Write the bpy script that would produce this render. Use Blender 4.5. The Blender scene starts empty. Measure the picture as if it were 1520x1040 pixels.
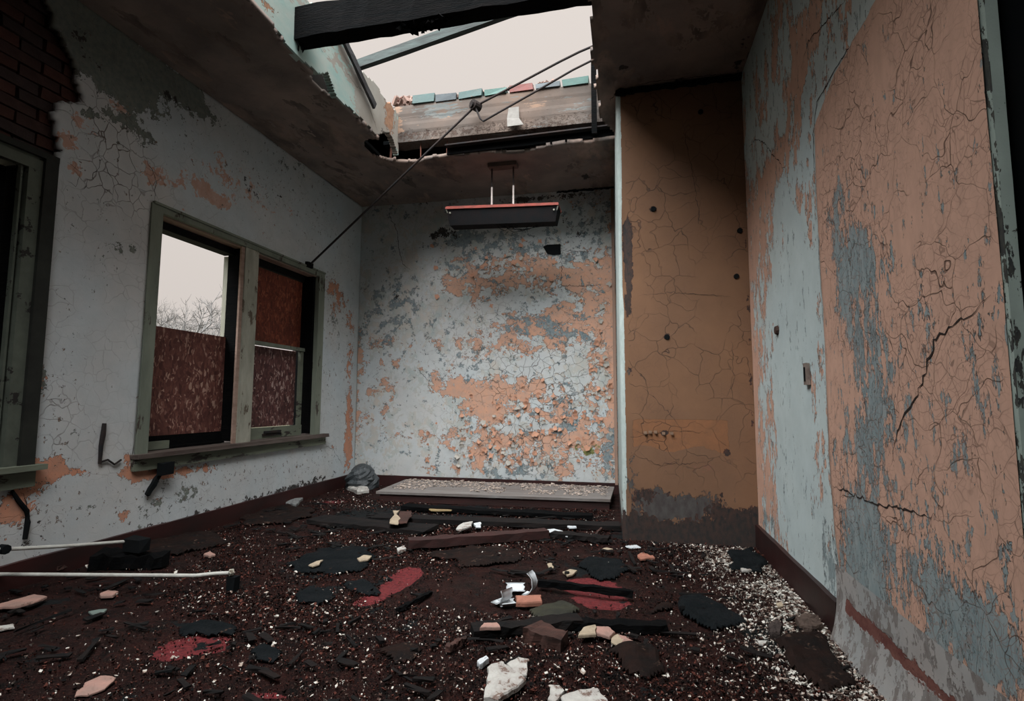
import bpy, math, random
import numpy as np
from mathutils import Vector, Matrix, Euler

# ------------------------------------------------------------------ camera, world, sun, exposure
SC = bpy.context.scene
COL = SC.collection
YAW, PITCH, ROLL, FPX, EYE = .2122, .0926, .0027, 795.0, .95
_cy, _sy, _cp, _sp = math.cos(YAW), math.sin(YAW), math.cos(PITCH), math.sin(PITCH)
_f = np.array([-_sy*_cp, _cy*_cp, _sp]); _r = np.array([_cy, _sy, 0.]); _u = np.cross(_r, _f)
_cr, _sr = math.cos(ROLL), math.sin(ROLL)
CR = _cr*_r + _sr*_u; CU = -_sr*_r + _cr*_u; CF = _f
cam = bpy.data.cameras.new('camera'); camo = bpy.data.objects.new('camera', cam); COL.objects.link(camo)
cam.sensor_width = 36; cam.sensor_fit = 'HORIZONTAL'; cam.lens = FPX/1520*36; cam.clip_start = .02; cam.clip_end = 500
camo.matrix_world = Matrix([[CR[0], CU[0], -CF[0], 0], [CR[1], CU[1], -CF[1], 0], [CR[2], CU[2], -CF[2], EYE], [0, 0, 0, 1]])
SC.camera = camo

SC.view_settings.view_transform = 'Standard'; SC.view_settings.look = 'None'
SC.view_settings.gamma = 1; SC.view_settings.use_curve_mapping = False
SC.view_settings.exposure = 0.0
SC.cycles.max_bounces = 6; SC.cycles.diffuse_bounces = 3; SC.cycles.glossy_bounces = 1; SC.cycles.transmission_bounces = 1

w = bpy.data.worlds.new('overcast_sky'); SC.world = w; w.use_nodes = True
nt = w.node_tree; nt.nodes.clear()
o_ = nt.nodes.new('ShaderNodeOutputWorld'); b_ = nt.nodes.new('ShaderNodeBackground')
tc_ = nt.nodes.new('ShaderNodeTexCoord'); sx_ = nt.nodes.new('ShaderNodeSeparateXYZ')
mr_ = nt.nodes.new('ShaderNodeMapRange'); mr_.inputs[1].default_value = 0; mr_.inputs[2].default_value = 1
mr_.inputs[3].default_value = .86; mr_.inputs[4].default_value = 1.15     # overcast sky, brighter towards the zenith
nt.links.new(tc_.outputs['Generated'], sx_.inputs[0]); nt.links.new(sx_.outputs[2], mr_.inputs[0])
nt.links.new(mr_.outputs[0], b_.inputs[1]); b_.inputs[0].default_value = (.74, .675, .63, 1)
nt.links.new(b_.outputs[0], o_.inputs[0])

sun = bpy.data.lights.new('overcast_sun', 'SUN'); sun.energy = 15.5; sun.angle = math.radians(72); sun.color = (.97, .985, 1)
suno = bpy.data.objects.new('overcast_sun', sun); COL.objects.link(suno); suno.location = (-1, 1, 9)
suno.rotation_euler = Vector((.10, .60, -1)).to_track_quat('-Z', 'Y').to_euler()

def ray(x, y): return (x-760)/FPX*CR - (y-520)/FPX*CU + CF
def on(ax, val, x, y):
    d = ray(x, y); i = 'xyz'.index(ax); o = np.array([0, 0, EYE]); t = (val-o[i])/d[i]
    return o + t*d
def onp(ax, val, x, y):
    """second view of on(): the two in-plane coordinates"""
    p = on(ax, val, x, y); i = 'xyz'.index(ax)
    return np.array([p[j] for j in range(3) if j != i])

XL, YB, XR, YP, ZC = -3.04, 5.65, .82, 3.83, 3.23
XH0, XH1, YH0, YH1, ZR = -2.11, -.18, -1.3, 4.58, 3.73      # roof opening, run on behind the camera to let in more light
rng = np.random.default_rng(4); random.seed(4)

# ------------------------------------------------------------------ node helpers
class NT:
    def __init__(s, name, rough=.85, spec=.25):
        s.m = bpy.data.materials.new(name); s.m.use_nodes = True; s.t = s.m.node_tree; s.t.nodes.clear()
        s.out = s.t.nodes.new('ShaderNodeOutputMaterial'); s.b = s.t.nodes.new('ShaderNodeBsdfPrincipled')
        s.t.links.new(s.b.outputs[0], s.out.inputs[0])
        s.b.inputs['Roughness'].default_value = rough; s.b.inputs['Specular IOR Level'].default_value = spec
        s.tc = s.t.nodes.new('ShaderNodeTexCoord')
    def L(s, a, b): s.t.links.new(a, b)
    def put(s, sock, v):
        if v is None: return
        if isinstance(v, bpy.types.NodeSocket): s.L(v, sock)
        elif isinstance(v, (tuple, list)) and sock.type == 'RGBA': sock.default_value = tuple(v)[:3]+(1,)
        else: sock.default_value = v
    def math(s, op, a, b=None, clamp=False):
        n = s.t.nodes.new('ShaderNodeMath'); n.operation = op; n.use_clamp = clamp
        s.put(n.inputs[0], a); s.put(n.inputs[1], b); return n.outputs[0]
    def mix(s, f, a, b, mode='MIX'):
        n = s.t.nodes.new('ShaderNodeMix'); n.data_type = 'RGBA'; n.blend_type = mode
        s.put(n.inputs[0], f); s.put(n.inputs[6], a); s.put(n.inputs[7], b); return n.outputs[2]
    def coord(s, scale=(1, 1, 1), rot=(0, 0, 0), loc=(0, 0, 0)):
        n = s.t.nodes.new('ShaderNodeMapping'); s.L(s.tc.outputs['Object'], n.inputs[0])
        n.inputs['Scale'].default_value = scale; n.inputs['Rotation'].default_value = rot; n.inputs['Location'].default_value = loc
        return n.outputs[0]
    def noise(s, scale, det=6, rough=.6, vec=None, dist=0, col=False):
        n = s.t.nodes.new('ShaderNodeTexNoise'); s.put(n.inputs['Scale'], scale); n.inputs['Detail'].default_value = det
        n.inputs['Roughness'].default_value = rough; n.inputs['Distortion'].default_value = dist
        s.L(vec if vec is not None else s.tc.outputs['Object'], n.inputs['Vector'])
        return n.outputs[1] if col else n.outputs[0]
    def vor(s, scale, vec=None, feat='F1', out=0):
        n = s.t.nodes.new('ShaderNodeTexVoronoi'); n.feature = feat; n.inputs['Scale'].default_value = scale
        s.L(vec if vec is not None else s.tc.outputs['Object'], n.inputs['Vector']); return n.outputs[out]
    def warp(s, scale, amt, vec=None, det=3):
        c = s.noise(scale, det, .6, vec, col=True)
        a = s.t.nodes.new('ShaderNodeVectorMath'); a.operation = 'SUBTRACT'; s.L(c, a.inputs[0]); a.inputs[1].default_value = (.5, .5, .5)
        b = s.t.nodes.new('ShaderNodeVectorMath'); b.operation = 'SCALE'; s.L(a.outputs[0], b.inputs[0]); b.inputs[3].default_value = amt
        d = s.t.nodes.new('ShaderNodeVectorMath'); d.operation = 'ADD'; s.L(b.outputs[0], d.inputs[0])
        s.L(vec if vec is not None else s.tc.outputs['Object'], d.inputs[1]); return d.outputs[0]
    def attr(s, name):
        n = s.t.nodes.new('ShaderNodeAttribute'); n.attribute_name = name; return n.outputs['Fac']
    def ramp(s, v, a, b, c=0, d=1):
        n = s.t.nodes.new('ShaderNodeMapRange'); n.clamp = True; s.put(n.inputs[0], v)
        n.inputs[1].default_value = a; n.inputs[2].default_value = b; n.inputs[3].default_value = c; n.inputs[4].default_value = d
        return n.outputs[0]
    def bump(s, h, strength=.5, dist=.01):
        n = s.t.nodes.new('ShaderNodeBump'); n.inputs['Strength'].default_value = strength; n.inputs['Distance'].default_value = dist
        s.L(h, n.inputs['Height']); s.L(n.outputs[0], s.b.inputs['Normal'])
    def color(s, c): s.put(s.b.inputs['Base Color'], c)

def simple(name, a, b, scale=8, rough=.8, bump=.3, dist=.004, stretch=(1, 1, 1), spec=.25, det=6, chips=None, chipcol=None, metal=0):
    n = NT(name, rough, spec)
    v = n.coord(stretch)
    f = n.ramp(n.noise(scale, det, .65, v), .3, .7)
    c = n.mix(f, a, b)
    if chips is not None:
        cm = n.ramp(n.noise(scale*1.7, 8, .7, v), chips, chips+.02)
        c = n.mix(cm, c, chipcol)
    n.color(c); n.b.inputs['Metallic'].default_value = metal
    if bump: n.bump(n.noise(scale*4, 5, .6, v), bump, dist)
    return n.m

# ------------------------------------------------------------------ mesh helpers
class MB:
    def __init__(s): s.v = []; s.f = []
    def add(s, vs, fs):
        k = len(s.v); s.v += [tuple(map(float, p)) for p in vs]; s.f += [tuple(i+k for i in f) for f in fs]; return s
    def box(s, a, b, rot=None, jit=0):
        """axis box from corner a to corner b, optional rotation about its centre"""
        a, b = np.array(a, float), np.array(b, float); c = (a+b)/2; h = (b-a)/2
        vs = [c + _rot(rot, h*np.array(q)) + (rng.uniform(-jit, jit, 3) if jit else 0) for q in
              ((-1, -1, -1), (1, -1, -1), (1, 1, -1), (-1, 1, -1), (-1, -1, 1), (1, -1, 1), (1, 1, 1), (-1, 1, 1))]
        return s.add(vs, [(0, 3, 2, 1), (4, 5, 6, 7), (0, 1, 5, 4), (1, 2, 6, 5), (2, 3, 7, 6), (3, 0, 4, 7)])
    def beam(s, p, q, wd, ht, up=(0, 0, 1), n=10, jit=0, taper=1):
        """bar from p to q with n segments, slightly irregular"""
        p, q = np.array(p, float), np.array(q, float); d = (q-p)/np.linalg.norm(q-p)
        sd = np.cross(d, up); sd /= np.linalg.norm(sd); uu = np.cross(sd, d)
        vs = []
        for i in range(n+1):
            t = i/n; c = p + (q-p)*t; k = 1-(1-taper)*t
            for a, b in ((-1, -1), (1, -1), (1, 1), (-1, 1)):
                vs.append(c + sd*a*wd/2*k + uu*b*ht/2*k + (rng.uniform(-jit, jit, 3) if jit else 0))
        fs = [(0, 1, 2, 3)[::-1], tuple(4*n+j for j in range(4))]
        for i in range(n):
            for j in range(4):
                a, b = 4*i+j, 4*i+(j+1) % 4; fs.append((a, b, b+4, a+4))
        return s.add(vs, fs)
    def tube(s, pts, r, n=8, cap=True):
        pts = [np.array(p, float) for p in pts]; m = len(pts)
        rs = r if isinstance(r, (list, tuple)) else [r]*m
        ref = np.array([.13, .21, .97]); vs = []
        for i, p in enumerate(pts):
            d = pts[min(i+1, m-1)]-pts[max(i-1, 0)]; d /= np.linalg.norm(d)+1e-9
            a = np.cross(d, ref if abs(d@ref) < .95 else np.array([1, 0, 0.])); a /= np.linalg.norm(a); b = np.cross(d, a)
            for j in range(n):
                t = 2*math.pi*j/n; vs.append(p+rs[i]*(a*math.cos(t)+b*math.sin(t)))
        fs = []
        for i in range(m-1):
            for j in range(n):
                a, b = i*n+j, i*n+(j+1) % n; fs.append((a, b, b+n, a+n))
        if cap: fs += [tuple(range(n))[::-1], tuple((m-1)*n+j for j in range(n))]
        return s.add(vs, fs)
    def slab(s, poly, z0, th, warp=0, sub=3, bevel=.15):
        """irregular slab over a 3D-ground polygon (list of xy), centre raised by warp"""
        poly = [np.array(p, float) for p in poly]; c = sum(poly)/len(poly)
        pp = []
        for i, p in enumerate(poly):
            q = poly[(i+1) % len(poly)]
            for k in range(sub):
                t = k/sub; L = np.linalg.norm(q-p)
                pp.append(p+(q-p)*t+(rng.uniform(-.06, .06, 2)*L if k else 0))
        n = len(pp); vs = []
        hz = rng.uniform(-1, 1, n)*warp*.5
        for k, (sc, z) in enumerate(((1, z0), (1.0, z0+th*.7), (1-bevel*.3, z0+th), (.5, z0+th+warp*.6))):
            for i, p in enumerate(pp):
                x, y = c+(p-c)*sc
                zz = z + (hz[i]*(sc if k else 1) if warp else 0)
                if k == 3: zz += rng.uniform(-.15, .15)*th
                vs.append((x, y, max(zz, .001)))
        vs.append((c[0], c[1], z0+th+warp)); vs.append((c[0], c[1], z0))
        fs = []
        for k in range(3):
            for i in range(n):
                a, b = k*n+i, k*n+(i+1) % n; fs.append((a, b, b+n, a+n))
        for i in range(n):
            fs.append((3*n+i, 3*n+(i+1) % n, 4*n)); fs.append((i, 4*n+1, (i+1) % n))
        return s.add(vs, fs)
    def build(s, name, mat, parent=None, base=None, smooth=False):
        me = bpy.data.meshes.new(name); v = np.array(s.v)
        off = np.zeros(3)
        if base == 'auto': off = np.array([v[:, 0].mean(), v[:, 1].mean(), v[:, 2].min()])
        elif base is not None: off = np.array(base)
        par = np.array(parent.matrix_basis.translation) if parent is not None else np.zeros(3)
        if parent is not None and parent.parent is not None: par = par + np.array(parent.parent.matrix_basis.translation)
        me.from_pydata([tuple(p) for p in v-(off if parent is None else par)], [], s.f); me.update()
        if smooth: me.polygons.foreach_set('use_smooth', [True]*len(me.polygons))
        o = bpy.data.objects.new(name, me); COL.objects.link(o)
        if parent is None: o.location = off
        else: o.parent = parent
        if mat is not None: me.materials.append(mat)
        return o
def _rot(r, v): return np.array(Euler(r).to_matrix() @ Vector(v)) if r is not None else v

def tag(o, label, cat, group=None, kind=None):
    o['label'] = label; o['category'] = cat
    if group: o['group'] = group
    if kind: o['kind'] = kind
    return o
def empty(name, loc, label, cat, group=None):
    o = bpy.data.objects.new(name, None); COL.objects.link(o); o.location = loc; o.empty_display_size = .1
    return tag(o, label, cat, group)
def struct(o): o['kind'] = 'structure'; return o

def vnoise(x, y, seed=0):
    xi, yi = np.floor(x).astype(int), np.floor(y).astype(int); fx, fy = x-xi, y-yi
    fx, fy = fx*fx*(3-2*fx), fy*fy*(3-2*fy)
    def h(a, b):
        n = (a*374761393 + b*668265263 + seed*974711) & 0xffffffff
        n = ((n ^ (n >> 13))*1274126177) & 0xffffffff
        return ((n ^ (n >> 16)) & 0xffff)/65535.
    return (h(xi, yi)*(1-fx)+h(xi+1, yi)*fx)*(1-fy)+(h(xi, yi+1)*(1-fx)+h(xi+1, yi+1)*fx)*fy
def fbm(x, y, o=4, seed=0):
    r = 0; a = .5
    for i in range(o): r = r+a*vnoise(x*2**i, y*2**i, seed+i*7); a *= .5
    return r/(1-.5**o)

def inpoly(px, py, poly):
    r = np.zeros(px.shape, bool); n = len(poly)
    for i in range(n):
        (x1, y1), (x2, y2) = poly[i], poly[(i+1) % n]
        if y1 == y2: continue
        c = ((y1 > py) != (y2 > py)) & (px < (x2-x1)*(py-y1)/(y2-y1)+x1); r ^= c
    return r

def field(U, V, plane, base, blobs):
    """sum of soft blobs; blobs are given where they show in the photograph and laid on the wall plane itself"""
    F = np.full(U.shape, float(base))
    for (x, y, rx, ry, wgt) in blobs:
        c = onp(plane[0], plane[1], x, y); a = onp(plane[0], plane[1], x+rx, y); b = onp(plane[0], plane[1], x, y+ry)
        su = max(abs(a[0]-c[0]), 1e-3); sv = max(abs(b[1]-c[1]), 1e-3)
        F += wgt*np.exp(-(((U-c[0])/su)**2+((V-c[1])/sv)**2))
    return F

def grid(name, us, vs, to3, mat, disp=None, drop=None, attrs=None, flip=False, parent=None, smooth=True, thick=0, offs=-1):
    U, V = np.meshgrid(us, vs, indexing='ij'); nu, nv = U.shape
    D = disp(U, V) if disp is not None else np.zeros(U.shape)
    X = to3(U.ravel(), V.ravel(), D.ravel())
    idx = np.arange(nu*nv).reshape(nu, nv)
    q = np.stack([idx[:-1, :-1], idx[1:, :-1], idx[1:, 1:], idx[:-1, 1:]], -1).reshape(-1, 4)
    if flip: q = q[:, ::-1]
    if drop is not None:
        uc = (U[:-1, :-1]+U[1:, 1:])/2; vc = (V[:-1, :-1]+V[1:, 1:])/2
        q = q[~drop(uc.ravel(), vc.ravel())]
    used = np.unique(q); mp = -np.ones(nu*nv, int); mp[used] = np.arange(len(used))
    me = bpy.data.meshes.new(name); me.from_pydata(X[used].tolist(), [], mp[q].tolist()); me.update()
    for k, F in (attrs or {}).items():
        a = me.attributes.new(k, 'FLOAT', 'POINT'); a.data.foreach_set('value', np.asarray(F).ravel()[used].astype(np.float32))
    if smooth: me.polygons.foreach_set('use_smooth', [True]*len(me.polygons))
    me.materials.append(mat)
    o = bpy.data.objects.new(name, me); COL.objects.link(o)
    if parent: o.parent = parent
    if thick:
        md = o.modifiers.new('thickness', 'SOLIDIFY'); md.thickness = thick; md.offset = offs
    return o
def lin(*knots, step=.03):
    out = [knots[0]]
    for a, b in zip(knots[:-1], knots[1:]):
        n = max(1, int(round((b-a)/step))); out += list(a+(b-a)*np.arange(1, n+1)/n)
    return np.array(out)

# ------------------------------------------------------------------ layered paint material
def paint(name, base, base2, layers, cracks=None, rough=.85, stretch=(1, 1, 1), fine=.25, lines='line', dirt_shade=None, flake=1.0):
    """base coat with variation, then peeled layers: (attribute, noise scale, amp, colour, colour2, edge colour, step, stretch)"""
    n = NT(name, rough, .2)
    big = n.noise(1.3, 5, .6); mid = n.noise(7, 6, .65)
    c = n.mix(n.ramp(big, .35, .65), base, base2)
    c = n.mix(n.ramp(mid, .35, .75, 0, .35), c, tuple(x*.62 for x in base))
    H = n.math('MULTIPLY', n.noise(60, 3, .6), .15)
    H = n.math('ADD', H, n.math('MULTIPLY', mid, .35))
    for i, (at, sc, amp, col, col2, edge, step, st) in enumerate(layers):
        vec = n.coord(st, loc=(3.1*i, 1.7*i, 2.3*i))
        nz = n.noise(sc, 7 if sc < 12 else 5, .68, vec, dist=.3)
        v = n.math('ADD', n.attr(at), n.math('MULTIPLY', n.math('SUBTRACT', nz, .5), 2*amp))
        cw = n.warp(sc*5, .5/sc, vec, 1)
        for cs, ca in (((sc*3.2, .20), (sc*8.5, .13)) if sc < 11 else ((sc*4, .22),)):      # angular flakes
            x = n.t.nodes.new('ShaderNodeSeparateColor'); n.L(n.vor(cs, cw, 'F1', 1), x.inputs[0])
            v = n.math('ADD', v, n.math('MULTIPLY', n.math('SUBTRACT', x.outputs[0], .5), ca*flake))
        m = n.ramp(v, -.004, .008)
        lc = n.mix(n.ramp(n.noise(sc*3.3, 5, .6, vec), .35, .65), col, col2)
        c = n.mix(m, c, lc)
        if edge is not None:
            e = n.ramp(n.math('ABSOLUTE', v), .004, .026, .9, 0)
            c = n.mix(e, c, edge)
        if abs(step) >= .3: H = n.math('ADD', H, n.math('MULTIPLY', n.ramp(v, -.02, .012), step))
    if cracks:
        for (at, sc, wd, ccol, amt) in cracks:
            if True:
                d = n.vor(sc, n.warp(3.1, .22, n.warp(14, .03, None, 1)), 'DISTANCE_TO_EDGE')
                k = n.ramp(d, wd*.4, wd, 1, 0)
                k = n.math('MULTIPLY', k, n.math('MULTIPLY', n.ramp(n.noise(2.6, 3), .38, .56), n.math('MULTIPLY', n.attr(at), amt), ), True)
                c = n.mix(k, c, ccol)
                if sc < 12: H = n.math('SUBTRACT', H, n.math('MULTIPLY', k, .8))
    if False:
        k = n.ramp(n.math('ADD', n.attr(lines), n.math('MULTIPLY', n.math('SUBTRACT', n.noise(30, 4), .5), .45)), .42, .62)
        c = n.mix(k, c, (.018, .013, .012)); H = n.math('SUBTRACT', H, k)
    if dirt_shade:
        k = n.ramp(n.math('ADD', n.attr('dirt_shade'), n.math('MULTIPLY', n.math('SUBTRACT', n.noise(5, 8, .7, n.coord((1, 1, .6))), .5), 1.2)), 0, .9)
        c = n.mix(n.math('MULTIPLY', k, .9), c, dirt_shade)
    n.color(c); n.bump(H, .9, .006)
    return n.m

CRACKS = []
def seg_field(U, V, plane, polylines, wd=.012):
    """the long cracks are real thin ribbons, laid on the finished wall by lay_cracks()"""
    CRACKS.append((plane, polylines, wd)); return np.zeros(U.shape)
def lay_cracks(wall, mat):
    from mathutils.bvhtree import BVHTree
    (plane, polylines, wd) = CRACKS[-1]
    me = wall.data; bv = BVHTree.FromPolygons([v.co[:] for v in me.vertices], [p.vertices[:] for p in me.polygons])
    rs = np.random.default_rng(len(CRACKS)); mb = MB()
    for pl in polylines:
        P3 = [on(plane[0], plane[1], *q) for q in pl]; pts = []
        for a_, b_2 in zip(P3[:-1], P3[1:]):
            n = max(2, int(np.linalg.norm(b_2-a_)/.018))
            for i in range(n): pts.append(a_+(b_2-a_)*i/n+rs.normal(0, .0045, 3)+.012*np.array([fbm(np.array([a_[0]*9+i*.35]), np.array([a_[2]*7+i*.3]), 3, 5)[0]-.5]*3)*np.array([1, 1, -1]))
        pts.append(P3[-1]); row = []
        for i, p in enumerate(pts):
            loc, nor, _, _ = bv.find_nearest(Vector(p))
            loc = np.array(loc); nor = np.array(nor); nor = nor*(1 if nor@(np.array([0, 0, EYE])-loc) > 0 else -1)
            d = pts[min(i+1, len(pts)-1)]-pts[max(i-1, 0)]; sd = np.cross(nor, d); sd /= np.linalg.norm(sd)+1e-9
            t = i/(len(pts)-1); wdt = wd*.22*min(1, 4*t+.15, 4*(1-t)+.15)*rs.uniform(.4, 1.3)
            row.append((loc+nor*.0016-sd*wdt, loc+nor*.0016+sd*wdt))
        vs = [q for ab in row for q in ab]; mb.add(vs, [(2*i, 2*i+1, 2*i+3, 2*i+2) for i in range(len(row)-1)])
    o = mb.build('crack', mat, wall); return o

PALE = (.46, .505, .515); PALE2 = (.49, .485, .465)
PEACH = (.54, .30, .20); PEACH2 = (.44, .285, .215); GREY = (.15, .20, .22); GREY2 = (.25, .28, .28)
DARK = (.03, .032, .032); BROWN = (.07, .045, .035)
E_DK = (.06, .04, .033)

# ================================================================== STRUCTURE
M_curl = simple('curled_ochre_flake', (.13, .08, .05), (.09, .055, .035), 30, bump=0)
M_crack = simple('crack_shadow_gap', (.035, .024, .02), (.015, .012, .011), 30, rough=.95, bump=0)
# ---- back wall
def build_back():
    pl = ('y', YB); us = lin(XL, -.07, step=.018); vs = lin(0, ZC, step=.018)
    U, V = np.meshgrid(us, vs, indexing='ij')
    A = {}
    A['peach'] = field(U, V, pl, -.30, [
        (705, 580, 62, 22, .55), (725, 612, 38, 16, .45), (655, 560, 20, 22, .3), (690, 425, 50, 22, .36), (740, 400, 70, 28, .33), (845, 455, 90, 45, .42),
        (730, 510, 60, 20, .38), (800, 490, 60, 25, .3), (790, 585, 50, 40, .32), (760, 660, 90, 38, .36), (860, 650, 60, 55, .34), (908, 560, 9, 190, .45), (880, 520, 30, 60, .22),
        (890, 400, 50, 30, .32), (830, 405, 40, 20, .26), (575, 500, 40, 10, .24), (560, 560, 36, 60, .17), (527, 600, 7, 130, .35), (518, 400, 6, 60, .3), (640, 648, 30, 10, .28), (675, 700, 50, 14, .2),
        (610, 430, 55, 60, -.3), (800, 543, 60, 16, -.35), (790, 445, 55, 13, -.35), (620, 600, 26, 40, -.3), (600, 680, 80, 20, -.2), (590, 350, 60, 50, -.3), (745, 545, 60, 12, -.12), (790, 633, 70, 9, -.3)])
    A['grey'] = field(U, V, pl, -.31, [
        (690, 350, 45, 16, .36), (760, 365, 80, 26, .24), (580, 440, 45, 26, .26), (560, 490, 60, 26, .2), (780, 480, 70, 24, .26), (855, 520, 60, 60, .12), (700, 540, 60, 20, .18), (840, 620, 16, 34, .33),
        (760, 700, 60, 20, .22), (690, 400, 40, 20, .2), (870, 350, 60, 40, .18), (820, 490, 40, 16, .18), (905, 665, 10, 40, .4), (600, 300, 70, 14, .12), (880, 310, 40, 30, .12)])
    A['dark'] = field(U, V, pl, -.46, [(665, 345, 22, 12, .45), (645, 352, 12, 20, .2), (700, 360, 60, 16, .22), (800, 320, 80, 40, .12), (850, 330, 60, 40, .14), (560, 715, 60, 9, .38), (530, 300, 40, 10, .25), (620, 300, 60, 6, .3), (820, 292, 90, 5, .4), (525, 340, 4, 60, .3), (900, 700, 30, 14, .25), (588, 432, 20, 22, .24), (760, 300, 160, 30, .1), (740, 700, 90, 14, .15)])
    A['line'] = seg_field(U, V, pl, [[(575, 312), (590, 345), (592, 370), (598, 392), (612, 402)], [(833, 378), (833, 424)], [(833, 424), (868, 425), (895, 421)], [(832, 372), (870, 373), (862, 380)], [(700, 400), (707, 430)], [(618, 545), (636, 565), (640, 585)], [(800, 600), (803, 660)]], .014)
    A['crk'] = np.clip(field(U, V, pl, .15, [(800, 560, 140, 120, .8), (800, 660, 140, 60, .5), (600, 640, 60, 60, -.2)]), 0, 1)
    A['mottle'] = field(U, V, pl, -.05, [(620, 420, 60, 80, .1)])
    A['repaint'] = field(U, V, pl, -.42, [(830, 600, 70, 90, .16), (800, 420, 90, 50, .18), (720, 500, 60, 40, .12)])
    A['dirt_shade'] = field(U, V, pl, -.40, [(560, 712, 60, 12, .6), (720, 280, 220, 60, .25), (860, 700, 60, 20, .35), (800, 320, 110, 50, .38), (640, 285, 120, 25, .38), (527, 420, 10, 200, .15), (880, 288, 60, 22, .4)])  # blobs near the ceiling paint in its shade, the low ones are dirt
    A['moss'] = field(U, V, pl, -.5, [(872, 668, 22, 18, .62), (890, 640, 18, 14, .3), (795, 655, 20, 20, .2)])
    mt = paint('peeling_paint_back', PALE, PALE2, [
        ('mottle', 3.2, .6, (.36, .40, .39), (.47, .43, .38), None, -.1, (1, 1, .8)),
        ('peach', 5.6, 1.15, PEACH, PEACH2, E_DK, -.6, (1, 1, 1.1)),
        ('repaint', 9.5, 1.0, PALE, (.38, .43, .44), E_DK, .4, (1, 1, 1.2)),
        ('grey', 9, 1.05, GREY, GREY2, (.06, .055, .05), -.35, (1, 1, 1)),
        ('dark', 9, .85, DARK, (.06, .05, .045), None, -.2, (1, 1, .8)),
        ('moss', 12, .7, (.2, .2, .06), (.13, .15, .07), None, -.1, (1, 1, 1))],
        cracks=[('crk', 9, .022, (.09, .065, .05), .8)], dirt_shade=(.075, .06, .052))
    f = lambda U, V: .006*(fbm(U*1.7, V*1.7, 3, 5)-.5)*2+.004*(fbm(U*9, V*9, 3, 9)-.5)*2*(A['crk'] if U.shape == A['crk'].shape else 1)
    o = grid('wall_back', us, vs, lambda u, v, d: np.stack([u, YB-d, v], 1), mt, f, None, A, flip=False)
    struct(o); lay_cracks(o, M_crack)
    MB().box((XL-.3, YB+.012, -.1), (.95, YB+.3, 3.4)).build('masonry', M_dark, o)
    # chopped recess
    rc = MB(); p0 = onp('y', YB, 808, 364); p1 = onp('y', YB, 832, 377)
    pts = [onp('y', YB-.012, *q) for q in ((806, 366), (812, 363), (832, 362), (832, 377), (821, 378), (812, 376))]
    n = len(pts)
    rc.add([(p[0], YB-.012, p[1]) for p in pts]+[(p[0], YB+.004, p[1]) for p in pts], [tuple(range(n))]+[(i, (i+1) % n, (i+1) % n+n, i+n) for i in range(n)])
    rc.build('chipped_hole', M_black, o)
    return o

# ---- small common materials
M_dark = simple('dark_masonry', (.045, .035, .03), (.02, .018, .018), 6)
M_black = simple('near_black', (.005, .007, .008), (.009, .009, .009), 9, rough=.95, spec=.05, bump=.2)
M_char = simple('charred_timber', (.0012, .002, .0024), (.005, .0045, .0045), 5, rough=.95, spec=.06, bump=.7, dist=.01, stretch=(1, 8, 8))
M_char2 = simple('dark_wet_timber', (.004, .0055, .006), (.014, .010, .009), 4, rough=.8, spec=.1, bump=.6, dist=.008, stretch=(1, 6, 6))
M_green = simple('flaking_green_paint', (.19, .21, .165), (.11, .125, .10), 6, rough=.75, bump=.6, dist=.004, stretch=(1, 1, .3), chips=.60, chipcol=(.05, .04, .032))
M_green2 = simple('worn_green_trim', (.17, .19, .14), (.10, .11, .085), 6, rough=.75, bump=.6, dist=.004, stretch=(1, .3, 1), chips=.58, chipcol=(.03, .025, .022))
M_cream = simple('worn_cream_trim', (.36, .35, .29), (.20, .20, .16), 9, rough=.75, bump=.7, dist=.004, stretch=(1, 1, .35), chips=.60, chipcol=(.09, .07, .05))
M_pinkwood = simple('bare_pinkish_wood', (.36, .25, .2), (.2, .13, .1), 7, stretch=(4, .5, 4), bump=.4)
M_steel = simple('dark_rusty_steel', (.012, .014, .016), (.03, .018, .014), 12, rough=.75, bump=.3, spec=.2)
M_red = simple('red_brown_baseboard', (.036, .008, .007), (.012, .006, .0055), 5, rough=.5, bump=.3, stretch=(1, .4, 1), spec=.4, chips=.66, chipcol=(.02, .015, .014))

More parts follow.
